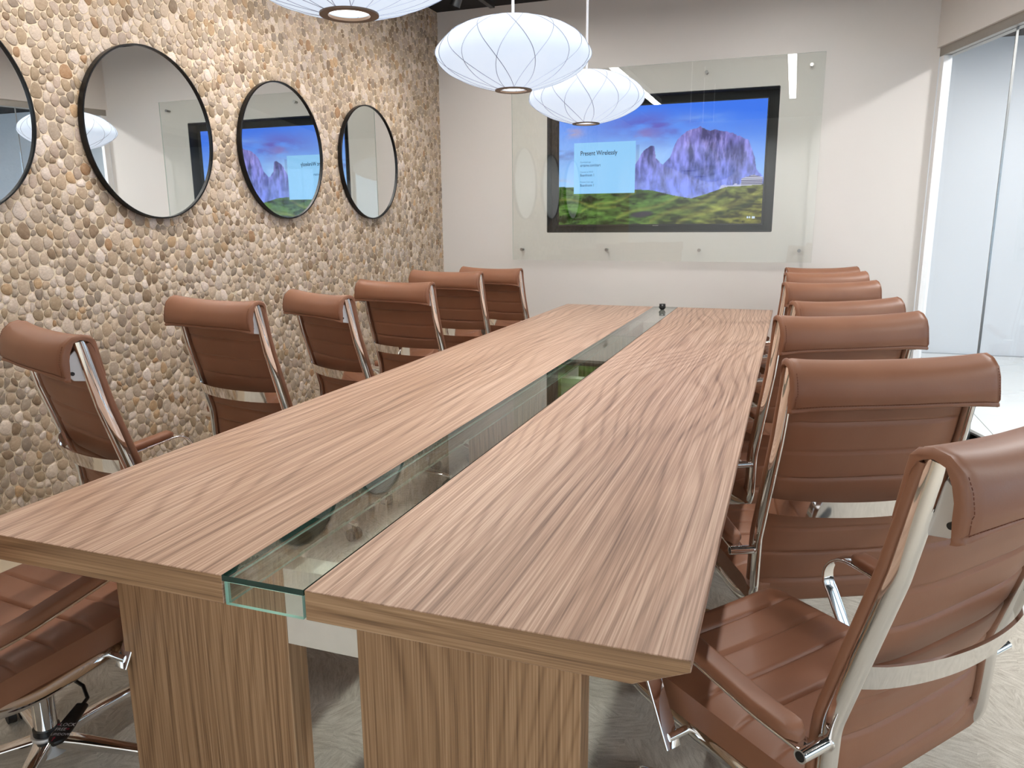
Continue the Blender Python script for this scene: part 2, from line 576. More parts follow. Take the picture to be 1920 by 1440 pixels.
# cut tiles along the threshold
for j in range(3, 12):
    y1 = 7.75-0.9*j; y0 = y1-0.896
    if y0 < YN: break
    for i in range(5):
        x0 = 2.862+0.9*i; x1 = x0+0.896
        poly = [(x0, y0), (x1, y0), (x1, y1), (x0, y1)]
        nx, ny = PN.x, PN.y
        c0 = pw(0, 0.165, 0); lim = c0.x*nx+c0.y*ny
        def sd(p): return p[0]*nx+p[1]*ny-lim
        if all(sd(p) >= 0 for p in poly) or all(sd(p) <= 0 for p in poly):
            if all(sd(p) >= 0 for p in poly) and not any(ch.location.x == 2.86+0.45+0.9*i and abs(ch.location.y-(y0+y1)/2) < .02 for ch in fl.children):
                prism('floor_tile', poly, -0.012, 0.0, 'tile', fl)
            continue
        out = []
        for k in range(4):
            p, q = poly[k], poly[(k+1) % 4]
            if sd(p) >= 0: out.append(p)
            if sd(p)*sd(q) < 0:
                u = sd(p)/(sd(p)-sd(q)); out.append((p[0]+(q[0]-p[0])*u, p[1]+(q[1]-p[1])*u))
        if len(out) > 2:
            prism('floor_tile', out, -0.012, 0.0, 'tile', fl)
tag(box('wall_corridor', 1.4, 9.0, 7.77, 7.9, 0, ZC, 'wall_corr'), kind='structure', label='pale cool white corridor wall beyond the glass')
tag(box('wall_corridor_end', 1.4, 1.5, YB+0.16, 7.77, 0, ZC, 'wall_corr'), kind='structure')
wr = bmesh.new()
wins = [(-2.4, -0.6), (0.0, 1.8), (2.4, 4.2), (4.8, 6.6)]
bm_box(wr, 8.8, 8.95, YN-0.1, 7.8, 0, 0.5); bm_box(wr, 8.8, 8.95, YN-0.1, 7.8, 2.55, ZC)
ys = [YN-0.1] + [v for w_ in wins for v in w_] + [7.8]
for k in range(0, len(ys), 2):
    bm_box(wr, 8.8, 8.95, ys[k], ys[k+1], 0.5, 2.55)
tag(new_obj('wall_far_right', mesh_bm('wall_far_right', wr), None, 'wall_corr'), kind='structure')
for k, (a, b_) in enumerate(wins):
    g = box('window_%d' % (k+20), 8.87, 8.88, a, b_, 0.5, 2.55, 'glass_part'); tag(g, kind='structure')
    fb = bmesh.new()
    for q in ((a, a+0.05, 0.5, 2.55), (b_-0.05, b_, 0.5, 2.55), (a, b_, 0.5, 0.55), (a, b_, 2.5, 2.55), ((a+b_)/2-0.025, (a+b_)/2+0.025, 0.5, 2.55)):
        bm_box(fb, 8.85, 8.9, *q)
    new_obj('window_frame', mesh_bm('window_frame', fb), g, 'jamb')
tag(box('wall_corridor_near', 4.8, 9.0, YN-0.1, YN, 0, ZC, 'wall_corr'), kind='structure')
for (lx, ly, lz), wh in zip(CORRIDOR_LIGHTS, ('beside the screen wall corner', 'before the corridor end wall', 'halfway along the glass', 'nearest the camera')):
    f = empty('ceiling_downlight', (lx, ly, lz), 0, 'square corridor ceiling downlight ' + wh, 'ceiling light', 'corridor downlights')
    fb = bmesh.new()
    for q in ((-0.16, -0.135, -0.16, 0.16), (0.135, 0.16, -0.16, 0.16), (-0.135, 0.135, -0.16, -0.135), (-0.135, 0.135, 0.135, 0.16)):
        bm_box(fb, *q, -0.015, 0.035)
    new_obj('housing', mesh_bm('housing', fb), f, 'jamb')
    new_obj('diffuser', mesh_bm('diffuser', (lambda b: (bm_box(b, -0.135, 0.135, -0.135, 0.135, 0.005, 0.03), b)[1])(bmesh.new())), f, emissive('downlight_diffuser', (1, 0.98, 0.96), 6.0))

# ------------------------------------------------------------------ pebble wall
wall_left = tag(box('wall_left', XL-0.12, XL, YN, YB, 0, ZC, 'grout'), kind='structure', label='wall clad in flat river pebbles set in sandy grout')
Y0P, Y1P, Z0P, Z1P = -0.55, YB-0.002, 0.12, ZC-0.004
AY = 0.84
def sample_pebbles():
    cell = 0.05
    grid = {}
    pts = []
    W, H = (Y1P-Y0P)/AY, Z1P-Z0P
    radii_pool = []
    def ok(y, z, r):
        gy, gz = int(y/cell), int(z/cell)
        for a in range(gy-2, gy+3):
            for b in range(gz-2, gz+3):
                for k in grid.get((a, b), ()):
                    p = pts[k]
                    if (p[0]-y)**2+(p[1]-z)**2 < (0.86*(r+p[2]))**2:
                        return False
        return True
    for phase, (n, lo, hi) in enumerate(((9000, 0.024, 0.033), (30000, 0.0165, 0.024), (60000, 0.0115, 0.0165))):
        ra = rng.random((n, 3))
        for q in ra:
            y, z, r = q[0]*W, q[1]*H, lo+(hi-lo)*q[2]
            if phase == 0 and q[2]*1000 % 1 < 0.62:
                continue
            if ok(y, z, r):
                grid.setdefault((int(y/cell), int(z/cell)), []).append(len(pts))
                pts.append((y, z, r))
    return pts, grid, cell
PTS, GRID, CELL = sample_pebbles()
TINTS = [((203, 186, 158), 22), ((221, 208, 184), 22), ((178, 159, 130), 15), ((156, 138, 108), 11), ((170, 158, 138), 12),
         ((134, 126, 114), 9), ((192, 158, 112), 4), ((110, 88, 66), 5), ((230, 219, 200), 12), ((186, 170, 152), 10), ((150, 108, 66), 2)]
TINTS = [((c[0], c[1]*0.983, c[2]*1.03), w_) for c, w_ in TINTS]
TW = [w_ for _, w_ in TINTS]
def clip(poly, nx, nz, c):
    out = []
    n = len(poly)
    for i in range(n):
        p, q = poly[i], poly[(i+1) % n]
        dp, dq = p[0]*nx+p[1]*nz-c, q[0]*nx+q[1]*nz-c
        if dp <= 0: out.append(p)
        if dp*dq < 0:
            u = dp/(dp-dq); out.append((p[0]+(q[0]-p[0])*u, p[1]+(q[1]-p[1])*u))
    return out
NP = 12
def pebble_shape(k):
    y, z, r = PTS[k]
    R = r*1.75
    poly = [(-R, -R), (R, -R), (R, R), (-R, R)]
    gy, gz = int(y/CELL), int(z/CELL)
    for a in range(gy-2, gy+3):
        for b in range(gz-2, gz+3):
            for j in GRID.get((a, b), ()):
                if j == k: continue
                q = PTS[j]
                dy, dz = q[0]-y, q[1]-z
                d2 = dy*dy+dz*dz
                if d2 > 0.0125: continue
                d = math.sqrt(d2)
                c = (d2 + r*r - q[2]*q[2])/(2*d)
                poly = clip(poly, dy/d, dz/d, c-0.0011)
                if len(poly) < 3: return None
    poly = clip(poly, 1, 0, (Y1P-Y0P)/AY-y-0.002)
    poly = clip(poly, -1, 0, y-0.001); poly = clip(poly, 0, 1, (Z1P-Z0P)-z-0.002); poly = clip(poly, 0, -1, z-0.001)
    if len(poly) < 3: return None
    for _ in range(3):
        nn = []
        for i in range(len(poly)):
            p, q = poly[i], poly[(i+1) % len(poly)]
            nn += [(p[0]*.75+q[0]*.25, p[1]*.75+q[1]*.25), (p[0]*.25+q[0]*.75, p[1]*.25+q[1]*.75)]
        poly = nn
    # resample by arc length
    seg = [math.dist(poly[i], poly[(i+1) % len(poly)]) for i in range(len(poly))]
    tot = sum(seg)
    if tot < 0.03: return None
    pts, acc, i = [], 0.0, 0
    for s in range(NP):
        tgt = tot*s/NP
        while acc+seg[i] < tgt:
            acc += seg[i]; i += 1
        u = (tgt-acc)/max(seg[i], 1e-9)
        p, q = poly[i], poly[(i+1) % len(poly)]
        pts.append(((p[0]+(q[0]-p[0])*u)*AY, p[1]+(q[1]-p[1])*u))
    return pts
def pebble_geo(pts, h):
    cy = sum(p[0] for p in pts)/NP; cz = sum(p[1] for p in pts)/NP
    vs = []
    for sc_, hh in ((1.0, -0.001), (0.965, 0.62), (0.87, 0.95)):
        for p in pts:
            vs.append((h*hh if hh > 0 else hh, cy+(p[0]-cy)*sc_, cz+(p[1]-cz)*sc_))
    vs.append((h, cy, cz))
    fs = []
    for a in (0, 1):
        for i in range(NP):
            j = (i+1) % NP
            fs.append((a*NP+i, a*NP+j, (a+1)*NP+j, (a+1)*NP+i))
    for i in range(NP):
        fs.append((2*NP+i, 2*NP+(i+1) % NP, 3*NP))
    return vs, fs
def to_px(P):
    d = Vector(P)-CAM_POS
    zz = d.dot(_fw)
    if zz < 0.1: return None
    return 960+FPX*d.dot(_r2)/zz, 720-FPX*d.dot(_u2)/zz, zz
MIRR = [(1.880+0.976*i, 1.768) for i in (-1, 0, 1, 2)]
cand = []
shapes = {}
for k in range(len(PTS)):
    s_ = pebble_shape(k)
    if s_ is None: continue
    shapes[k] = s_
    y, z = PTS[k][0]*AY+Y0P, PTS[k][1]+Z0P
    q = to_px((XL, y, z))
    if q and 8 < q[0] < 1900 and 8 < q[1] < 1000 and not any(math.hypot(y-a, z-b) < 0.40 for a, b in MIRR) and q[1] < 960-0.377*(q[0]-20)-15:
        A = abs(sum(s_[i][0]*s_[(i+1) % NP][1]-s_[(i+1) % NP][0]*s_[i][1] for i in range(NP)))/2
        dv = (Vector((XL, y, z))-CAM_POS); cosv = abs(dv.normalized().x)
        cand.append((-A*cosv/dv.length_squared, k))
cand.sort()
single = {k for _, k in cand[:300]}
def set_tint(me, cols):
    at = me.attributes.new('tint', 'FLOAT_COLOR', 'POINT')
    at.data.foreach_set('color', np.asarray(cols, dtype=np.float32).ravel())
allv, allf, allc = [], [], []
for k, s_ in shapes.items():
    y, z, r = PTS[k][0]*AY, PTS[k][1], PTS[k][2]
    h = 0.0026+0.0026*random.random()
    c0 = s2l(random.choices([c for c, _ in TINTS], TW)[0])
    f_ = 0.70+0.46*random.random()
    c0 = tuple(min(1, v*f_) for v in c0)+(1.0,)
    vs, fs = pebble_geo(s_, h)
    if k in single:
        me = bpy.data.meshes.new('pebble')
        me.from_pydata(vs, [], fs)
        set_tint(me, [c0]*len(vs))
        new_obj('pebble', me, wall_left, 'pebble', True, (XL, y+Y0P, z+Z0P))
    else:
        o_ = len(allv)
        allv += [(v[0]+XL, v[1]+y+Y0P, v[2]+z+Z0P) for v in vs]
        allf += [tuple(i+o_ for i in f) for f in fs]
        allc += [c0]*len(vs)
me = bpy.data.meshes.new('pebble_field')
me.from_pydata(allv, [], allf)
set_tint(me, allc)
tag(new_obj('pebble_field', me, wall_left, 'pebble', True), kind='stuff')

# ------------------------------------------------------------------ round mirrors
def disc_frame(name, r, rim, depth):
    """ring frame around a disc facing +x"""
    n = 96
    prof = [(r, 0.0), (r+rim, 0.0), (r+rim, depth*0.9), (r+rim*0.8, depth), (r+rim*0.15, depth), (r, depth*0.9)]
    vs = [(x, R*math.cos(2*PI*i/n), R*math.sin(2*PI*i/n)) for i in range(n) for R, x in prof]
    m_ = len(prof)
    fs = [(i*m_+a, i*m_+(a+1) % m_, ((i+1) % n)*m_+(a+1) % m_, ((i+1) % n)*m_+a) for i in range(n) for a in range(m_)]
    me = bpy.data.meshes.new(name); me.from_pydata(vs, [], fs)
    b = bmesh.new(); b.from_mesh(me); bmesh.ops.recalc_face_normals(b, faces=b.faces[:]); b.to_mesh(me); b.free()
    return me
RM = 0.381
fr_me = disc_frame('mirror_frame', RM-0.008, 0.008, 0.028); fr_me.materials.append(M['black_frame'])
bm = bmesh.new(); bm_cyl(bm, (0.004, 0, 0), (0.018, 0, 0), RM-0.0075, seg=96); gl_me = mesh_bm('mirror_glass', bm); gl_me.materials.append(M['mirror'])
ML = ['round black-rimmed mirror cut off by the left edge of the picture', 'whole round black-rimmed mirror nearest the camera, reflecting plain wall',
      'round black-rimmed mirror reflecting the blue television picture', 'round black-rimmed mirror closest to the screen wall corner']
for (y, z), lb in zip(MIRR, ML):
    e = empty('wall_mirror', (XL+0.0085, y, z), 0, lb, 'mirror', 'round mirrors on the pebble wall')
    for nm, m_ in (('frame', fr_me), ('mirror_glass', gl_me)):
        o = bpy.data.objects.new(nm, m_); COL.objects.link(o); o.parent = e

# ------------------------------------------------------------------ television and its glass panel
tv = empty('television', (0.55, 5.11, NZ0+0.03), 0, 'large wall television showing a mountain picture and a blue notice', 'television')
TVX0, TVX1, TVZ0, TVZ1 = -0.238, 1.338, 1.333, 2.222
ox, oy, oz = tv.location
bm = bmesh.new(); bm_box(bm, TVX0-0.011-ox, TVX1+0.011-ox, 0.0, 0.035, TVZ0-0.014-oz, TVZ1+0.011-oz, 0.003)
new_obj('casing', mesh_bm('casing', bm), tv, 'black')
GX, GY = 384, 216
def vnoise(u, v, seed):
    r_ = np.random.default_rng(seed)
    g = r_.random((64, 64))
    iu = np.floor(u).astype(int); iv = np.floor(v).astype(int)
    fu = u-iu; fv = v-iv
    fu = fu*fu*(3-2*fu); fv = fv*fv*(3-2*fv)
    a = g[iu % 64, iv % 64]; b = g[(iu+1) % 64, iv % 64]; c = g[iu % 64, (iv+1) % 64]; d = g[(iu+1) % 64, (iv+1) % 64]
    return (a*(1-fu)+b*fu)*(1-fv)+(c*(1-fu)+d*fu)*fv
def fbm(u, v, seed, oct=5):
    s, a, tot = 0, 1.0, 0
    for k in range(oct):
        s = s+a*vnoise(u*2**k, v*2**k, seed+k); tot += a; a *= 0.55
    return s/tot
def L3(*c): return np.array(s2l(c))
def paint_screen(U, V):
    img = np.zeros(U.shape+(3,))
    def lay(mask, col):
        nonlocal img
        mm = np.clip(mask, 0, 1)[..., None]
        img = img*(1-mm)+col*mm
    sky_t = np.clip((V-0.25)/0.75+(U-0.5)*0.25, 0, 1)[..., None]
    img[:] = L3(160, 206, 255)*(1-sky_t)+L3(70, 124, 244)*sky_t
    wl = np.exp(-((U-0.42)/0.16)**2-((V-0.55)/0.14)**2); lay(wl*0.7, L3(176, 214, 255))
    cl = fbm(U*6, V*9, 3); band = np.exp(-((V-0.78-0.05*np.sin(U*5))/0.11)**2)*np.exp(-((U-0.50)/0.24)**2)
    lay(np.clip((cl-0.42)*4, 0, 1)*band, L3(108, 102, 196))
    lay(np.clip((fbm(U*9, V*13, 8)-0.5)*4, 0, 1)*np.exp(-((V-0.76)/0.07)**2-((U-0.42)/0.09)**2)*0.6, L3(150, 122, 184))
    lay(np.clip((fbm(U*5, V*10, 21)-0.33)*3.2, 0, 1)*np.exp(-((V-0.63)/0.06)**2)*np.exp(-(U/0.10)**2), L3(86, 70, 140))
    lay(np.clip((fbm(U*5, V*10, 25)-0.40)*3.2, 0, 1)*np.exp(-((V-0.80)/0.035)**2)*np.exp(-((U-0.06)/0.05)**2), L3(222, 170, 120))
    lay(np.clip((fbm(U*5, V*14, 29)-0.3)*3, 0, 1)*np.exp(-((V-0.37)/0.025)**2)*np.exp(-(U/0.05)**2), L3(226, 140, 76))
    lay(np.clip((fbm(U*6, V*12, 33)-0.45)*3, 0, 1)*np.exp(-((V-0.86)/0.04)**2)*np.exp(-((U-0.72)/0.12)**2)*0.7, L3(150, 190, 250))
    px = [.36, .40, .42, .445, .46, .475, .483, .492, .528, .545, .56, .575, .593, .61, .633, .655, .68, .70, .72, .74, .765, .787, .81, .836, .86, .885, .905, .925, .94, .955, .965, 1.0]
    pz = [.44, .526, .60, .645, .655, .66, .655, .56, .50, .53, .56, .63, .706, .735, .77, .785, .79, .80, .785, .765, .772, .765, .758, .75, .735, .71, .695, .675, .61, .54, .44, .38]
    ridge = np.interp(U, px, pz)+0.022*(fbm(U*60, U*0+3, 40)-0.5)
    rock = fbm(U*26+V*3, V*7, 50); streak = fbm(U*70, V*9, 55)
    hgt = np.clip((V-0.3)/0.5, 0, 1)
    mcol = L3(118, 136, 232)*(1-hgt[..., None])+L3(132, 122, 196)*hgt[..., None]
    sh = np.clip((0.6*rock+0.4*streak-0.36)*3.4, 0, 1)[..., None]
    mcol = mcol*(0.34+0.95*sh)+L3(206, 186, 226)*0.35*np.clip((streak-0.55)*4, 0, 1)[..., None]*hgt[..., None]
    scree = np.clip((0.48-V)/0.14, 0, 1)*np.clip((fbm(U*18-V*20, V*14+U*6, 60)-0.38)*3, 0, 1)
    mcol = mcol*(1-0.5*scree[..., None])+L3(146, 164, 240)*0.5*scree[..., None]
    lay((V < ridge)*(U > 0.365)*1.0, mcol)
    hz = np.interp(U, [0, .1, .25, .40, .48, .58, .67, .74, .83, .90, 1.0], [.335, .33, .31, .30, .29, .245, .215, .25, .305, .31, .32])
    # village
    lay(((U > .80) & (U < .90) & (V < hz+0.012+0.012*(fbm(U*80, U*0, 70) > .5)))*1.0, L3(186, 190, 226))
    vb = (U > .90) & (U < .995) & (V < .40-abs(U-.955)*.5)
    lay(vb*1.0, L3(96, 92, 120)); lay((vb & (np.sin(V*420) > .1))*0.8, L3(206, 208, 232))
    g = fbm(U*11+V*9, V*22-U*5, 80); g2 = fbm(U*36, V*50, 90)
    warm = np.clip((U-0.45)*1.5+(0.1-V)*1.2, 0, 1)[..., None]
    gc = L3(78, 112, 50)*(1-warm)+L3(150, 142, 62)*warm
    lum = np.clip(0.42+2.6*(g-0.42)+1.5*(g2-0.5), 0.12, 2.0)[..., None]
    lay((V < hz)*1.0, gc*lum*1.15)
    for (x0, z0, x1, z1, wd) in ((.30, .05, .62, .235, .016), (.47, .02, .83, .27, .02), (.60, .0, 1.0, .26, .022), (.12, .12, .40, .27, .012), (.0, .22, .3, .14, .012)):
        tt = (U-x0)/(x1-x0); ln = z0+(z1-z0)*tt+0.018*np.sin(tt*7)
        lay(((tt > 0) & (tt < 1) & (V < hz))*np.exp(-((V-ln)/wd)**2)*0.30*(0.4+g), L3(172, 174, 84)*(1-warm*0.3)+L3(190, 160, 90)*warm*0.3)
        lay(((tt > 0) & (tt < 1) & (V < hz))*np.exp(-((V-ln+wd*2)/wd)**2)*0.45, L3(38, 60, 28))
    lay(np.clip(1-(((U-.43)/.065)**2+((V-.085-.2*(U-.43))/.03)**2), 0, 1)*1.6, L3(58, 54, 66))
    lay((V < hz)*np.clip((fbm(U*40, V*60, 99)-0.55)*5, 0, 1)*np.clip(1-V/0.2, 0, 1)*np.clip(1-U/0.5, 0, 1), L3(24, 52, 26))
    dk = ((U > .395) & (U < .41) & (V > .25) & (V < .68)) | ((U > .08) & (U < .41) & (V > .245) & (V < .258))
    lay(dk*0.22, L3(20, 30, 60))
    return img
gx, gy = np.meshgrid(np.linspace(0, 1, GX+1), np.linspace(0, 1, GY+1))
pic = paint_screen(gx, gy)
xs = TVX0-ox+gx*(TVX1-TVX0); zs = TVZ0-oz+gy*(TVZ1-TVZ0)
co = np.stack([xs.ravel(), np.full(xs.size, -0.0015), zs.ravel()], 1)
idx = np.arange((GX+1)*(GY+1)).reshape(GY+1, GX+1)
fc = np.stack([idx[:-1, :-1].ravel(), idx[:-1, 1:].ravel(), idx[1:, 1:].ravel(), idx[1:, :-1].ravel()], 1)
me = bpy.data.meshes.new('screen')
me.from_pydata(co.tolist(), [], fc.tolist())
at = me.attributes.new('picture', 'FLOAT_COLOR', 'POINT')
at.data.foreach_set('color', np.concatenate([pic.reshape(-1, 3), np.ones((pic.shape[0]*pic.shape[1], 1))], 1).astype(np.float32).ravel())
t = NT('screen_picture')
a_ = t.n('ShaderNodeAttribute', attribute_name='picture')
em = t.n('ShaderNodeEmission'); em.inputs[1].default_value = 1.0
t.link(a_.outputs['Color'], em.inputs[0]); t.link(em.outputs[0], t.out.inputs[0])
scr = tag(new_obj('screen', me, tv, t.m), label='lit picture of rocky peak above green hills')
def SU(u): return TVX0-ox+u*(TVX1-TVX0)
def SV(v): return TVZ0-oz+v*(TVZ1-TVZ0)
card = box('notice_card', SU(.079), SU(.392), -0.0030, -0.0020, SV(.272), SV(.712), emissive('notice_blue', s2l((150, 208, 255)), 1.0), scr)
tag(card, label='pale blue on-screen notice')
ink = emissive('notice_ink', s2l((22, 44, 74)), 1.0); ink2 = emissive('notice_ink_soft', s2l((86, 140, 196)), 1.0); ink3 = emissive('notice_ink_mid', s2l((52, 92, 140)), 1.0)
def screen_text(body, u, v, hgt, mt, width=None):
    me_ = text_me('lettering', body, hgt/0.70, bold=0.012)
    o = new_obj('lettering', me_, scr, mt)
    o.rotation_euler = (PI/2, 0, 0)
    o.location = (SU(u), -0.0036, SV(v))
    if width:
        wd = max(v_.co.x for v_ in me_.vertices)
        o.scale = (width/wd, 1, 1)
    return o
screen_text('Present Wirelessly', .112, .604, 0.034, ink, 0.298)
screen_text('Download app', .112, .540, 0.012, ink2, 0.085)
screen_text('airtame.com/start', .112, .508, 0.020, ink3, 0.166)
screen_text('Connect to Wi-Fi', .112, .455, 0.012, ink2, 0.104)
screen_text('Boardroom 1', .112, .423, 0.020, ink3, 0.112)
screen_text('Present from app', .112, .368, 0.012, ink2, 0.108)
screen_text('Boardroom 1', .112, .335, 0.020, ink3, 0.112)
pale = emissive('screen_pale', s2l((206, 220, 240)), 1.0)
for (u0, u1, v0, v1) in ((.934, .941, .043, .060), (.944, .950, .043, .060), (.957, .971, .041, .060)):
    box('status_mark', SU(u0), SU(u1), -0.0030, -0.0020, SV(v0), SV(v1), pale, scr)
bm = bmesh.new(); bm_box(bm, 0.0-0.022, 0.022, -0.004, 0.002, TVZ0-0.013-oz, TVZ0-0.009-oz); new_obj('maker_badge', mesh_bm('maker_badge', bm), tv, 'steel')

PX0, PX1, PZ0, PZ1 = -0.603, 1.707, 1.052, 2.492
gp = empty('glass_panel', (0.552, 5.005, PZ0), 0, 'large clear glass board on steel standoffs over the television', 'glass panel')
bm = bmesh.new(); bm_box(bm, PX0-0.552, PX1-0.552, 0, 0.010, 0, PZ1-PZ0)
bmesh.ops.recalc_face_normals(bm, faces=bm.faces[:])
for f in bm.faces:
    f.material_index = 0 if abs(f.normal.y) > 0.5 else 1
pane_edge = plain('glass_edge_pale', (196, 210, 202), 0.2)
new_obj('pane', mesh_bm('pane', bm), gp, ['glass_wall', pane_edge])
for zz in (1.137, 2.411):
    for xx in (-0.523, 0.187, 0.905, 1.618):
        b = bmesh.new()
        bm_cyl(b, (0, -0.012, 0), (0, 0.0, 0), 0.0125, seg=20); bm_cyl(b, (0, 0.010, 0), (0, 0.037, 0), 0.010, seg=16)
        m_ = mesh_bm('standoff', b); smooth_by_angle(m_)
        new_obj('standoff', m_, gp, 'steel', loc=(xx-0.552, 0, zz-PZ0))

# ------------------------------------------------------------------ linear ceiling lights
def linear_light(x, w, y0, y1, label):
    e = empty('linear_light', (x, (y0+y1)/2, 2.90), 0, label, 'ceiling light', 'linear lights above the table')
    h = (y1-y0)/2
    b = bmesh.new()
    bm_box(b, -w/2-0.004, -w/2, -h, h, 0, 0.07); bm_box(b, w/2, w/2+0.004, -h, h, 0, 0.07); bm_box(b, -w/2, w/2, -h, h, 0.05, 0.07)
    bm_box(b, -w/2, w/2, -h-0.004, -h, 0, 0.07); bm_box(b, -w/2, w/2, h, h+0.004, 0, 0.07)
    new_obj('housing', mesh_bm('housing', b), e, 'jamb')
    b = bmesh.new(); bm_box(b, -w/2, w/2, -h, h, 0.004, 0.012)
    new_obj('diffuser', mesh_bm('diffuser', b), e, emissive('linear_diffuser', (1.0, 0.975, 0.94), LINEAR_EMIT))
    for yy in (-h*0.8, 0, h*0.8):
        cyl('suspension_wire', (0, yy, 0.07), (0, yy, ZC-2.90), 0.002, 'steel', e, seg=8)
linear_light(1.455, 0.080, -0.05, 4.30, 'long linear ceiling light above the right table edge')
linear_light(-0.275, 0.100, 0.08, 4.30, 'long linear ceiling light above the left-hand chairs')

for (lx, ly, lz), wh in zip(FILL_SPOTS, ('far left', 'left of the middle', 'right of the middle', 'by the glass partition')):  # unseen trims and glowing lenses for the added fill spots
    e = empty('fill_spotlight', (lx, ly, lz), 0, 'added fill spotlight behind the camera, ' + wh, 'ceiling light', 'added fill spotlights')
    b = bmesh.new()
    for k in range(28):
        a0, a1 = 2*PI*k/28, 2*PI*(k+1)/28
        q = [(r*math.cos(a), r*math.sin(a), z) for a in (a0, a1) for r, z in ((0.045, 0.0), (0.062, 0.0), (0.062, 0.03))]
        v_ = [b.verts.new(p) for p in q]
        b.faces.new((v_[0], v_[1], v_[4], v_[3])); b.faces.new((v_[1], v_[2], v_[5], v_[4]))
    bmesh.ops.remove_doubles(b, verts=b.verts[:], dist=1e-5)
    new_obj('trim_ring', mesh_bm('trim_ring', b), e, 'black')
    b = bmesh.new(); bm_cyl(b, (0, 0, 0.018), (0, 0, 0.03), 0.05, seg=24)
    new_obj('lens', mesh_bm('lens', b), e, emissive('fill_spot_lens', (1, 0.97, 0.92), 4.0))

# track and spotlight heads
trk = empty('track_light', (-0.62, 1.75, 2.90), 0, 'black ceiling track with spotlight heads aimed at the pebble wall', 'track light')
b = bmesh.new(); bm_box(b, -0.018, 0.018, -2.9, 2.9, 0.0, 0.03); new_obj('rail', mesh_bm('rail', b), trk, 'black')
for yy in (-2.4, 0, 2.4):
    cyl('suspension_wire', (0, yy, 0.03), (0, yy, ZC-2.90), 0.002, 'black', trk, seg=8)
for (x, y, z) in TRACK_POS:
    dr = (Vector((-1.25, y, 1.25))-Vector((x, y, z))).normalized()
    p = Vector((0, y-1.75, -0.10))
    b = bmesh.new(); bm_cyl(b, (0, y-1.75, 0.0), (0, y-1.75, -0.06), 0.008, seg=10); bm_cyl(b, p-dr*0.05, p+dr*0.045, 0.034, 0.036, seg=20, caps=False)
    bm_cyl(b, p-dr*0.052, p-dr*0.049, 0.034, seg=20)
    m_ = mesh_bm('spot_head', b); smooth_by_angle(m_); new_obj('spot_head', m_, trk, 'black')

# ------------------------------------------------------------------ saucer pendants
RS = 0.295
def prof_r(tt):
    """tt 0 top ring .. 1 bottom ring -> radius, height relative to the bottom"""
    kx = [0.0, .10, .22, .34, .44, .52, .60, .70, .82, .92, 1.0]
    kr = [.085, .135, .205, .258, .286, .295, .288, .252, .182, .112, .068]
    kz = [.246, .239, .216, .184, .152, .124, .098, .064, .030, .009, .000]
    return np.interp(tt, kx, kr), np.interp(tt, kx, kz)
tsm = np.linspace(0, 1, 41)
rr, zz = prof_r(tsm)
for _ in range(3):
    rr[1:-1] = .25*rr[:-2]+.5*rr[1:-1]+.25*rr[2:]; zz[1:-1] = .25*zz[:-2]+.5*zz[1:-1]+.25*zz[2:]
NW, SWEEP = 12, math.radians(46)
def wire_theta(k, sgn, tt):
    return 2*PI*k/NW + sgn*SWEEP*(tt-0.36)
nth = 240
vs, fs = [], []
for i, tt in enumerate(tsm):
    for j in range(nth):
        th = 2*PI*j/nth
        dmin = 9
        for sgn in (1, -1):
            d = ((th-sgn*SWEEP*(tt-0.36)) % (2*PI/NW))
            dmin = min(dmin, d, 2*PI/NW-d)
        sag = min(1.0, dmin/(PI/NW))
        r_ = rr[i]*(1-0.022*(1-(1-sag)**2)*math.sin(PI*tt))
        vs.append((r_*math.cos(th), r_*math.sin(th), zz[i]))
for i in range(40):
    for j in range(nth):
        k = (j+1) % nth
        fs.append((i*nth+j, i*nth+k, (i+1)*nth+k, (i+1)*nth+j))
shade_me = bpy.data.meshes.new('shade'); shade_me.from_pydata(vs, [], fs)
b = bmesh.new(); b.from_mesh(shade_me); bmesh.ops.recalc_face_normals(b, faces=b.faces[:]); b.to_mesh(shade_me); b.free()
shade_me.polygons.foreach_set('use_smooth', [True]*len(shade_me.polygons))
t = NT('glowing_shade')
lp = t.noise(t.objco(), 9.0, 3)
ecol = t.mix(lp, (0.66, 0.78, 0.96), (0.76, 0.86, 1.0))
em = t.n('ShaderNodeEmission'); t.link(ecol, em.inputs[0]); em.inputs[1].default_value = PENDANT_EMIT
df = t.n('ShaderNodeBsdfDiffuse'); df.inputs[0].default_value = (0.30, 0.31, 0.33, 1)
ad = t.n('ShaderNodeAddShader'); t.link(em.outputs[0], ad.inputs[0]); t.link(df.outputs[0], ad.inputs[1]); t.link(ad.outputs[0], t.out.inputs[0])
shade_me.materials.append(t.m)
wire_mes = []
for sgn in (1, -1):
    for k in range(NW):
        rings = []
        for i, tt in enumerate(tsm):
            th = wire_theta(k, sgn, tt)
            c = Vector((rr[i]*1.003*math.cos(th), rr[i]*1.003*math.sin(th), zz[i]))
            er = Vector((math.cos(th), math.sin(th), 0)); et = Vector((-math.sin(th), math.cos(th), 0))
            q = 0.0011
            rings.append([c+er*q, c+et*q+Vector((0, 0, q*.5)), c-er*q, c-et*q-Vector((0, 0, q*.5))])
        m_ = loft_me('wire', rings); m_.materials.append(M['wire']); wire_mes.append(m_)
bulb_mat = emissive('bulb_glow', (1.0, 0.98, 0.95), 3.0)
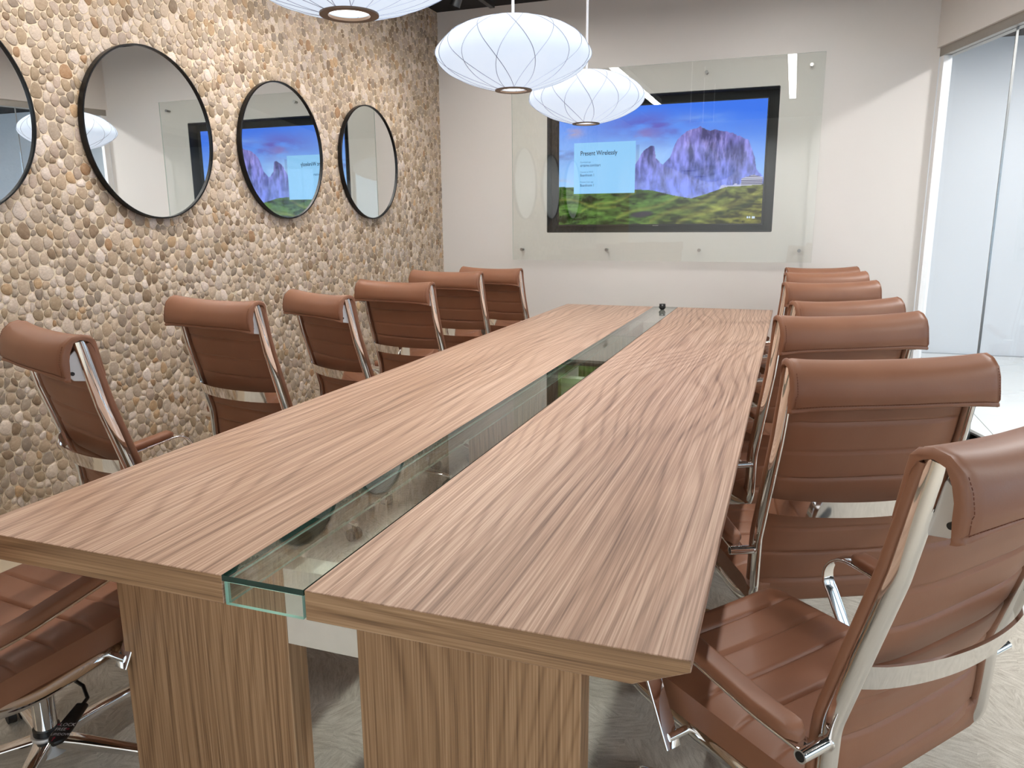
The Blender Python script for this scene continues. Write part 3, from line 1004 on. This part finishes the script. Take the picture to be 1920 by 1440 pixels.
def torus_ring(R0, R1, z0, z1, n=64):
    prof = [(R0, z0), (R1, z0), (R1, z1), (R0, z1)]
    v_ = [(R*math.cos(2*PI*i/n), R*math.sin(2*PI*i/n), z) for i in range(n) for R, z in prof]
    f_ = [(i*4+a, i*4+(a+1) % 4, ((i+1) % n)*4+(a+1) % 4, ((i+1) % n)*4+a) for i in range(n) for a in range(4)]
    m_ = bpy.data.meshes.new('ring'); m_.from_pydata(v_, [], f_)
    b = bmesh.new(); b.from_mesh(m_); bmesh.ops.recalc_face_normals(b, faces=b.faces[:]); b.to_mesh(m_); b.free()
    return m_
ring_me = torus_ring(0.050, 0.070, -0.004, 0.003); ring_me.materials.append(M['bronze'])
top_me = torus_ring(0.004, 0.086, 0.240, 0.246); top_me.materials.append(M['cable'])
PEND = [(0.539, 0.713, 'white saucer pendant nearest the camera, cut off by the top edge'),
        (0.539, 1.870, 'middle white saucer pendant, wholly in view, criss-cross wires'),
        (0.539, 2.963, 'smallest-looking white saucer pendant, in front of the television')]
ZP = 1.848
for x, y, lb in PEND:
    e = empty('pendant_lamp', (x, y, ZP), math.radians(7+y*40), lb, 'pendant lamp', 'saucer pendants above the table')
    sh = bpy.data.objects.new('shade', shade_me); COL.objects.link(sh); sh.parent = e
    for m_ in wire_mes:
        o = bpy.data.objects.new('wire', m_); COL.objects.link(o); o.parent = sh
    o = bpy.data.objects.new('bottom_ring', ring_me); COL.objects.link(o); o.parent = e
    o = bpy.data.objects.new('top_cap', top_me); COL.objects.link(o); o.parent = e
    cyl('stem', (0, 0, 0.24), (0, 0, ZC-ZP), 0.0055, 'cable', e, seg=12)
    b = bmesh.new(); bm_cyl(b, (0, 0, 0.006), (0, 0, 0.009), 0.0505, seg=40)
    new_obj('diffuser', mesh_bm('diffuser', b), e, bulb_mat)

# ------------------------------------------------------------------ conference table
TW_, TL, TH = 1.472, 4.532, 0.75
G1, G2 = 0.6535, 0.8245
tb = empty('conference_table', (0, 0, 0), 0, 'long walnut conference table with glass channel down the middle', 'table')
def slab(name, xo, xi, mat):
    """xo outer edge (under-bevelled), xi inner edge beside the glass"""
    sg = 1 if xi > xo else -1
    th, v0, ch = 0.0555, 0.019, 0.085
    prof = [(xo, TH), (xi, TH), (xi, TH-th), (xo+sg*ch, TH-th), (xo, TH-v0)]
    b = bmesh.new()
    lo = [b.verts.new((x, 0, z)) for x, z in prof]; hi = [b.verts.new((x, TL, z)) for x, z in prof]
    b.faces.new(lo).material_index = 1; b.faces.new(hi).material_index = 1
    n = len(prof)
    for i in range(n):
        f = b.faces.new((lo[i], lo[(i+1) % n], hi[(i+1) % n], hi[i])); f.material_index = 0
    bmesh.ops.bevel(b, geom=[e_ for e_ in b.edges], offset=0.0012, segments=1, affect='EDGES')
    o = new_obj(name, mesh_bm(name, b), tb, [mat, 'wood_edge'])
    return o
tag(slab('table_top', 0.0, G1-0.001, 'wood_top'), label='left walnut half of the table top')
tag(slab('table_top', TW_, G2+0.001, 'wood_top2'), label='right walnut half of the table top')
def glass_part(name, x0, x1, y0, y1, z0, z1, edge, face_axes):
    b = bmesh.new(); bm_box(b, x0, x1, y0, y1, z0, z1)
    bmesh.ops.recalc_face_normals(b, faces=b.faces[:])
    for f in b.faces:
        a = max(range(3), key=lambda i: abs(f.normal[i]))
        f.material_index = 0 if a in face_axes else 1
    return new_obj(name, mesh_bm(name, b), tb, ['glass_table', edge])
tag(glass_part('glass_plate', G1, G2, -0.001, TL+0.001, TH-0.010, TH+0.001, 'green_dark', (2,)), label='clear glass plate with dark green edge')
glass_part('glass_end', G1+0.004, G2-0.004, 0.000, 0.008, TH-0.0555, TH-0.0115, 'green_mint', (1,))
glass_part('glass_end', G1+0.004, G2-0.004, TL-0.008, TL, TH-0.0555, TH-0.0115, 'green_mint', (1,))
glass_part('glass_side', G1+0.0015, G1+0.0085, 0.0085, TL-0.0085, TH-0.0555, TH-0.0115, 'green_grey', (0,))
glass_part('glass_side', G2-0.0085, G2-0.0015, 0.0085, TL-0.0085, TH-0.0555, TH-0.0115, 'green_grey', (0,))
for (y0, y1) in ((0.20, 0.263), (2.235, 2.298), (TL-0.263, TL-0.20)):
    for (x0, x1) in ((0.165, 0.626), (0.795, 1.26)):
        o = box('leg', x0, x1, y0, y1, 0.0, TH-0.0555, 'wood_leg', tb, 0.0015)
    box('cross_beam', 0.626, 0.795, y0+0.002, y1-0.002, 0.497, 0.668, 'white_steel', tb, 0.001)
# little black camera puck on the glass
cp = empty('table_camera', (0.745, 4.335, TH+0.001), math.radians(12), 'small black conference camera standing on the far end of the glass', 'camera')
b = bmesh.new()
bm_cyl(b, (0, 0, 0.0), (0, 0, 0.006), 0.010, 0.018, 20); bm_cyl(b, (0, 0, 0.006), (0, 0, 0.018), 0.018, 0.024, 20); bm_cyl(b, (0, 0, 0.018), (0, 0, 0.024), 0.024, 0.023, 20)
m_ = mesh_bm('foot', b); smooth_by_angle(m_); new_obj('foot', m_, cp, 'black')
b = bmesh.new(); bm_box(b, -0.020, 0.021, -0.012, 0.012, 0.024, 0.042, 0.003, 2); new_obj('body', mesh_bm('body', b), cp, 'black')
cyl('lens', (0, -0.012, 0.033), (0, -0.0145, 0.033), 0.006, 'steel', cp, seg=16)

# ------------------------------------------------------------------ chairs
# local frame: x right, y forward, z up, origin on the floor under the column
FW, HW = 0.232, 0.251
frame_path = fillet([(-0.400, 1.046), (-0.362, 0.862), (-0.278, 0.572), (-0.272, 0.395), (-0.165, 0.366), (0.16, 0.378), (0.235, 0.402)],
                    [0.25, 0.16, 0.07, 0.3, 0.25], 6)
def frame_part(s):
    return loft_me('side_frame', sweep_yz(frame_path, [(0.0112*math.cos(2*PI*k_/24), 0.0180*math.sin(2*PI*k_/24)) for k_ in range(24)], s*FW))
def ridge_fn(u, pitch, depth):
    d = abs(((u/pitch)+0.5) % 1.0-0.5)*pitch     # distance to the nearest seam
    return -depth*math.exp(-(d/0.0038)**2) + 0.35*depth*(d/(pitch/2))**0.5
# back sling along the frame, slightly in front of it
sl_path = fillet([(-0.377, 1.040), (-0.336, 0.860), (-0.252, 0.572), (-0.246, 0.430)], [0.25, 0.2], 8)
def resample(path, step):
    out = [path[0]]; acc = 0.0
    for a, b_ in zip(path[:-1], path[1:]):
        L = (b_-a).length; pos = step-acc
        while pos <= L:
            out.append(a+(b_-a)*(pos/L)); pos += step
        acc = (acc+L) % step if L+acc >= step else acc+L
    out.append(path[-1])
    return out
def pad_ring(hw, th_top, th_bot, nx, bow, edge_r):
    """returns list of (lateral, offset) for a flat cushion section: top side then bottom side"""
    pts = []
    for i in range(nx+1):
        x = -hw+2*hw*i/nx
        pts.append((x, 1))
    for i in range(nx, -1, -1):
        x = -hw+2*hw*i/nx
        pts.append((x, -1))
    return pts
def sling_me():
    path = resample(sl_path, 0.0045)
    rings = []; s = 0.0
    hw, nx = 0.236, 18
    for i, p in enumerate(path):
        a = path[max(i-1, 0)]; b_ = path[min(i+1, len(path)-1)]
        tg = (b_-a).normalized(); nr = Vector((-tg.y, tg.x))     # pointing forward (tangent goes down)
        if nr.x < 0: nr = -nr
        if i: s += (p-path[i-1]).length
        rg = ridge_fn(s+0.02, 0.078, 0.0062)
        ring = []
        endf = min(1.0, min(s, 99)/0.02, 1.0)
        for x, sd in pad_ring(hw, 0, 0, nx, 0, 0):
            q = abs(x)/hw
            bow = -0.026*(1-q**4)
            tt = 0.011+rg*(1-q**6)
            if q > 0.999: tt *= 0.45
            elif q > 0.86: tt += 0.003
            ring.append((x, p.x+nr.x*(bow+sd*tt), p.y+nr.y*(bow+sd*tt)))
        rings.append(ring)
    return loft_me('back_sling', rings)
def seat_me():
    rings = []
    hw, nx = 0.247, 18
    ys = np.linspace(-0.262, 0.262, 118)
    for y in ys:
        k = (y+0.262)/0.524
        z_top = 0.462+0.010*(1-math.cos(k*PI))*0.5 - 0.035*max(0, (k-0.90)/0.10)**2 - 0.012*max(0, (0.08-k)/0.08)**2
        z_bot = 0.382+0.012*max(0, (k-0.8)/0.2)**2
        rg = ridge_fn(y+0.262+0.01, 0.088, 0.0068)
        ring = []
        for x, sd in pad_ring(hw, 0, 0, nx, 0, 0):
            q = abs(x)/hw
            if sd > 0:
                z = z_top+rg*(1-q**8)-0.007*(1-q*q)-(0.014 if q > 0.999 else 0.003 if q > 0.88 else 0)
                ring.append((x, y, z))
            else:
                ring.append((x*(0.985), y, z_bot+(0.010 if q > 0.999 else 0)))
        rings.append(ring)
    # rounded front and rear
    r0 = [(x*0.985, y-0.012, (z-0.42)*0.72+0.42) for x, y, z in rings[0]]
    r1 = [(x*0.985, y+0.016, (z-0.418)*0.70+0.416) for x, y, z in rings[-1]]
    return loft_me('seat', [r0]+rings+[r1])
HR_OUT = [(-0.4480, 0.955), (-0.4535, 0.958), (-0.4525, 0.9635), (-0.4490, 0.9665), (-0.4535, 0.974), (-0.4545, 0.992), (-0.450, 1.018), (-0.440, 1.042), (-0.420, 1.060), (-0.397, 1.066), (-0.374, 1.060),
          (-0.360, 1.046), (-0.354, 1.025), (-0.350, 1.000), (-0.344, 0.965), (-0.341, 0.945)]
HR_IN = [(-0.351, 0.945), (-0.355, 0.968), (-0.362, 1.000), (-0.368, 1.025), (-0.378, 1.042), (-0.389, 1.048), (-0.402, 1.051), (-0.420, 1.044), (-0.430, 1.022), (-0.435, 1.000), (-0.437, 0.980), (-0.439, 0.960)]
def hr_point(q, k, y, z):
    a = abs(q)
    front = max(0.0, min(1.0, (y+0.385)/0.03))
    dip = -0.011*(1-a**2.5)
    bow = -0.014*(1-a*a)
    if y < -0.42: bow -= 0.006*(1-a**6)*max(0, min(1, (z-0.960)/0.012))
    drop = -0.011*a**4 if (z < 0.975 and y < -0.42) else 0
    hw = HW*(1-0.062*front)+(0.004 if (z < 0.985 and y < -0.42) else 0)
    return (hw*q, y+bow*(1-0.4*front), z+dip*(0.3+0.7*max(0, min(1, (z-0.955)/0.11)))*(1-front)+drop)
def headrest_me():
    # padded roll: rear flap hem -> over the top -> thin front lying on the sling -> back inside
    rings = []
    xs = np.concatenate([[-1.0, -0.992, -0.975, -0.955, -0.93, -0.88], np.linspace(-0.8, 0.8, 17), [0.88, 0.93, 0.955, 0.975, 0.992, 1.0]])
    n_o = len(HR_OUT)
    for q in xs:
        a = abs(q)
        sq = 0.010 if a > 0.999 else 0.0035 if a > 0.99 else 0.0 if a > 0.97 else 0.0022 if a > 0.95 else 0.0
        ring = []
        for k, (y, z) in enumerate(HR_OUT+HR_IN):
            if k < n_o and sq:
                d = Vector((-0.402-y, 1.0-z)); d.normalize()
                if y < -0.42 and z < 1.03: d = Vector((1, 0))
                if y > -0.37: d = Vector((-0.4, 0))
                y, z = y+d.x*sq, z+d.y*sq
            ring.append(hr_point(q, k, y, z))
        rings.append(ring)
    return loft_me('headrest', rings)
def stitch_me():
    b = bmesh.new()
    def dash(p0, p1):
        p0, p1 = Vector(p0), Vector(p1)
        bm_cyl(b, p0, p1, 0.0007, seg=4)
    for i in range(70):
        q0 = -0.94+1.88*i/70; q1 = q0+1.88/70*0.62
        dash(hr_point(q0, 3, -0.4505, 0.9668), hr_point(q1, 3, -0.4505, 0.9668))
    for sg in (-1, 1):
        for i in range(11):
            z0 = 0.972+0.0062*i
            yy = lambda z_: float(np.interp(z_, [0.966, 0.974, 0.992, 1.018, 1.042], [-0.4512, -0.4542, -0.4552, -0.4507, -0.4407]))
            dash(hr_point(sg*0.962, 4, yy(z0), z0), hr_point(sg*0.962, 4, yy(z0+0.004), z0+0.004))
    return mesh_bm('stitching', b)
def bar_me():
    # bowed flat lumbar bar, top edge about z .70
    rings = []
    n = 24
    for i in range(n+1):
        q = -1+2*i/n
        x = q*(FW-0.004)
        bw = 0.055*(1-q*q)**0.8 if abs(q) < 1 else 0
        y0 = -0.323-bw
        tilt = 0.28
        h, th = 0.0225, 0.0035
        ring = []
        for dy, dz in ((-th, -h), (th, -h), (th, h), (-th, h)):
            ring.append((x, y0+dy-tilt*dz, 0.678+dz))
        rings.append(ring)
    return loft_me('lumbar_bar', rings)
ARMX = 0.285
arm_path = fillet([(-0.285, 0.545), (-0.18, 0.552), (0.046, 0.590)], [0.6], 8)
arm_path += [Vector((0.060+0.054*math.cos(math.radians(a_)), 0.537+0.054*math.sin(math.radians(a_)))) for a_ in range(95, -41, -9)]
arm_path += [Vector((0.098, 0.497)), Vector((0.064, 0.434)), Vector((0.030, 0.371)), Vector((0.020, 0.353))]
def arm_me(s):
    return loft_me('arm_loop', sweep_yz(arm_path, rrect(0.0185, 0.0034, 0.0022, 2), s*ARMX))
def armpad_me(s):
    ks = np.linspace(0, 1, 22)
    rings = []
    for k in ks:
        y = -0.262+k*0.312
        base = np.interp(y, [-0.285, -0.18, 0.046, 0.08], [0.5485, 0.5555, 0.5935, 0.5935])
        e = min(1.0, (min(k, 1-k)/0.07))
        sc_ = math.sqrt(max(0.0, 1-(1-e)**2))*0.55+0.45
        w = 0.0225*sc_; h = 0.0245*(0.35+0.65*sc_)
        ring = []
        for l, d in rrect(w, h/2, min(w, h/2)*0.75, 4):
            ring.append((s*ARMX+l, y, base+h/2+d))
        rings.append(ring)
    return loft_me('arm_pad', rings)
def bracket_me(s):
    b = bmesh.new()
    poly = [(-0.405, 1.030), (-0.432, 1.005), (-0.436, 0.956), (-0.424, 0.942), (-0.392, 0.936)]
    x0, x1 = s*(FW-0.006), s*(FW-0.001)
    lo = [b.verts.new((x0, y, z)) for y, z in poly]; hi = [b.verts.new((x1, y, z)) for y, z in poly]
    b.faces.new(lo); b.faces.new(hi)
    for i in range(len(poly)):
        b.faces.new((lo[i], lo[(i+1) % 5], hi[(i+1) % 5], hi[i]))
    bmesh.ops.recalc_face_normals(b, faces=b.faces[:])
    bmesh.ops.bevel(b, geom=b.edges[:], offset=0.0012, segments=1, affect='EDGES')
    return mesh_bm('bracket', b)

CH_PARTS = []     # (name, mesh, parent index or None, moves with seat height, label)
def cp_add(name, me, mat, parent=None, up=True, smooth=40, label=None):
    me.materials.append(M[mat])
    if smooth: smooth_by_angle(me, smooth)
    CH_PARTS.append((name, me, parent, up, label))
    return len(CH_PARTS)-1
cp_add('seat', seat_me(), 'leather', smooth=60)
i_back = cp_add('backrest', sling_me(), 'leather', smooth=60)
i_hr = cp_add('headrest', headrest_me(), 'leather', smooth=60)
cp_add('stitching', stitch_me(), 'thread', i_hr, smooth=0)
for s in (-1, 1):
    fi = cp_add('side_frame', frame_part(s), 'chrome', smooth=50)
    b = bmesh.new(); bm_box(b, s*FW-0.0100, s*FW+0.0100, -0.418, -0.384, 1.0445, 1.0515, 0.003, 2)
    cp_add('end_cap', mesh_bm('end_cap', b), 'black', fi)
    # rolled leather edge beside the bar
    rp = [Vector((p.x+0.0, p.y)) for p in resample(sl_path, 0.03)]
    cp_add('edge_roll', loft_me('edge_roll', sweep_yz(rp, rrect(0.0065, 0.0085, 0.006, 3), s*0.2350)), 'leather', i_back)
    br = cp_add('bracket', bracket_me(s), 'alu', fi, smooth=30)
    b = bmesh.new(); bm_cyl(b, (s*(FW-0.001), -0.426, 0.962), (s*(FW+0.004), -0.426, 0.962), 0.0052, seg=12)
    cp_add('bolt', mesh_bm('bolt', b), 'black', fi)
    ai = cp_add('arm', arm_me(s), 'chrome', smooth=50)
    cp_add('arm_pad', armpad_me(s), 'leather', ai, smooth=60)
    b = bmesh.new(); bm_cyl(b, (s*(FW+0.004), -0.277, 0.540), (s*(ARMX+0.020), -0.277, 0.540), 0.0115, seg=20)
    bm_cyl(b, (s*(FW+0.004), -0.277, 0.540), (s*(FW+0.010), -0.277, 0.540), 0.0145, seg=20)
    cp_add('spacer', mesh_bm('spacer', b), 'chrome', ai)
    b = bmesh.new(); bm_cyl(b, (s*(FW+0.004), 0.030, 0.371), (s*(ARMX+0.006), 0.030, 0.371), 0.0090, seg=16)
    cp_add('strut_mount', mesh_bm('strut_mount', b), 'chrome', ai)
    b = bmesh.new(); bm_cyl(b, (s*(ARMX+0.0195), -0.277, 0.540), (s*(ARMX+0.0205), -0.277, 0.540), 0.0085, seg=16)
    cp_add('plug', mesh_bm('plug', b), 'black', ai)
cp_add('lumbar_bar', bar_me(), 'chrome', smooth=40)
b = bmesh.new()
bm_box(b, -FW, FW, -0.135, -0.105, 0.356, 0.364); bm_box(b, -FW, FW, 0.125, 0.155, 0.358, 0.366)
cp_add('seat_brace', mesh_bm('seat_brace', b), 'chrome')
b = bmesh.new(); bm_box(b, -0.075, 0.075, -0.12, 0.14, 0.318, 0.357, 0.008, 2); bm_cyl(b, (0, 0, 0.29), (0, 0, 0.32), 0.04, 0.045, 20)
i_mech = cp_add('tilt_mechanism', mesh_bm('tilt_mechanism', b), 'black')
# lever paddle on the right
pa, pb = Vector((0.310, -0.172, 0.292)), Vector((0.262, -0.068, 0.306))
ax = (pb-pa).normalized(); sd_ = Vector((-ax.y, ax.x, 0)).normalized()*-1; nm_ = sd_.cross(ax)
rings = []
for k in np.linspace(0, 1, 14):
    c = pa+(pb-pa)*k
    w = 0.0205*math.sqrt(max(0.05, 1-(max(0, (0.22-k)/0.22))**2))*(1-0.35*k)
    rings.append([c+sd_*l+nm_*d for l, d in rrect(w, 0.0055, 0.004, 2)])
i_lev = cp_add('lever', loft_me('lever', rings), 'black', i_mech, smooth=50)
b = bmesh.new()
pts3 = [pb, pb+ax*0.022, Vector((0.215, -0.030, 0.318)), Vector((0.07, -0.02, 0.335))]
for a, c in zip(pts3[:-1], pts3[1:]):
    bm_cyl(b, a, c, 0.0042, seg=10)
cp_add('lever_rod', mesh_bm('lever_rod', b), 'black', i_mech)
# column and base
b = bmesh.new(); bm_cyl(b, (0, 0, 0.20), (0, 0, 0.335), 0.0145, seg=20)
cp_add('gas_lift', mesh_bm('gas_lift', b), 'chrome', None, False)
b = bmesh.new(); bm_cyl(b, (0, 0, 0.085), (0, 0, 0.262), 0.0265, seg=24)
cp_add('column', mesh_bm('column', b), 'chrome', None, False)
b = bmesh.new(); bm_cyl(b, (0, 0, 0.112), (0, 0, 0.128), 0.0305, seg=24)
cp_add('column_collar', mesh_bm('column_collar', b), 'black', None, False)
b = bmesh.new(); bm_cyl(b, (0, 0, 0.062), (0, 0, 0.112), 0.046, 0.036, 24)
i_hub = cp_add('base_hub', mesh_bm('base_hub', b), 'alu', None, False)
for k in range(5):
    a = math.radians(90+72*k)
    d = Vector((math.cos(a), math.sin(a), 0)); pz = Vector((-d.y, d.x, 0))
    rings = []
    for u, w, h, zc in ((0.030, 0.021, 0.030, 0.092), (0.10, 0.0175, 0.026, 0.089), (0.20, 0.015, 0.021, 0.083), (0.300, 0.013, 0.017, 0.076), (0.312, 0.009, 0.012, 0.075)):
        rings.append([d*u+pz*l+Vector((0, 0, zc+q)) for l, q in rrect(w, h/2, 0.006, 3)])
    cp_add('spoke', loft_me('spoke', rings), 'chrome', i_hub, False, 45)
    c = d*0.300
    b = bmesh.new()
    for sgn in (-1, 1):
        bm_cyl(b, c+pz*sgn*0.006+Vector((0, 0, 0.028)), c+pz*sgn*0.026+Vector((0, 0, 0.028)), 0.028, 0.026, 20)
    bm_cyl(b, c+Vector((0, 0, 0.028)), c+Vector((0, 0, 0.070)), 0.008, seg=12)
    cp_add('caster', mesh_bm('caster', b), 'rubber', None, False)

T0 = 1.065
CHAIRS = [
    # back-top centre x, y, heading, top height, label
    (-0.1549, -0.2085, 85, 1.065, 'brown leather chair tucked under the near left table corner, only its seat in view'),
    (-0.400, 0.560, 69.0, 1.080, 'brown leather chair at the far left of the picture, armrest pointing to the table'),
    (-0.520, 1.378, 79, 1.082, 'brown leather chair below the mirror cut off by no edge, second back from the left'),
    (-0.497, 2.042, 65, 1.0475, 'brown leather chair turned most sideways, third back from the left by the pebble wall'),
    (-0.421, 2.645, 79.0, 1.058, 'brown leather chair fourth from the left along the pebble wall side'),
    (-0.425, 3.31, 83, 1.071, 'brown leather chair on the pebble wall side, second from the screen wall'),
    (-0.38, 3.95, 76, 1.054, 'brown leather chair on the pebble wall side nearest the screen wall'),
    (1.765, 4.53, 114.9, 1.05, 'brown leather chair farthest from the camera on the glass partition side'),
    (1.766, 3.89, 115, 1.0585, 'brown leather chair on the glass partition side, second from the screen wall'),
    (1.762, 3.150, 117.0, 1.058, 'brown leather chair on the glass partition side, third from the screen wall'),
    (1.789, 2.360, 124.0, 1.045, 'brown leather chair on the glass partition side, fourth from the screen wall'),
    (1.753, 1.621, 119.5, 1.070, 'brown leather chair on the glass partition side, third from the camera'),
    (1.795, 0.934, 115.5, 1.05, 'brown leather chair on the right showing its whole back, second from the camera'),
    (1.918, 0.294, 141, 1.062, 'brown leather chair nearest the camera at the lower right, seat under the table corner'),
]
CHAIRS[2] = CHAIRS[2][:4] + ('brown leather chair with its back below the second visible mirror, second from the left',)
U0 = 0.40
BASE_ROT = [math.radians(v) for v in (0, 20, 50, 8, 33, 61, 15, 44, 5, 28, 57, 12, 40, 30)]
for ci, (x, y, hd, top, lb) in enumerate(CHAIRS):
    th = math.radians(hd)
    bx, by = x+U0*math.cos(th), y+U0*math.sin(th)
    e = empty('conference_chair', (bx, by, 0), th-PI/2, lb, 'chair', 'brown leather conference chairs')
    objs = []
    for name, me, par, up, plabel in CH_PARTS:
        o = bpy.data.objects.new(name, me); COL.objects.link(o)
        o.parent = objs[par] if par is not None else e
        if up and par is None:
            o.location = (0, 0, top-T0)
        if not up and par is None:
            o.rotation_euler = (0, 0, BASE_ROT[ci])
        objs.append(o)
    if ci == 0:
        # lettering on the paddle of the chair whose lever shows
        lev = objs[i_lev]
        rot = Matrix((sd_, ax, nm_)).transposed().to_4x4()
        def put(body, k, size, mat, lx=-0.015):
            m_ = text_me('lettering', body, size)
            o = new_obj('lettering', m_, lev, mat)
            o.matrix_local = Matrix.Translation(pa+(pb-pa)*k+nm_*0.0058+sd_*lx) @ rot
        put('LOCK', 0.40, 0.0125, 'white_print', -0.012); put('FREE', 0.29, 0.0115, 'white_print'); put('UP/DOWN', 0.17, 0.0098, 'white_print', -0.0165)
        def arrow(k, lx, L, ang):
            b = bmesh.new()
            vs_ = [b.verts.new(p) for p in ((-L, -0.0012, 0), (0, -0.0012, 0), (0, -0.0034, 0), (L*.7, 0, 0), (0, 0.0034, 0), (0, 0.0012, 0), (-L, 0.0012, 0))]
            b.faces.new(vs_)
            o = new_obj('arrow_mark', mesh_bm('arrow_mark', b), lev, 'red_print')
            o.matrix_local = Matrix.Translation(pa+(pb-pa)*k+nm_*0.0058+sd_*lx) @ rot @ Matrix.Rotation(ang, 4, 'Z')
        arrow(0.33, 0.0115, 0.006, 0.0); arrow(0.10, -0.004, 0.008, PI/2); arrow(0.44, -0.0155, 0.004, PI)
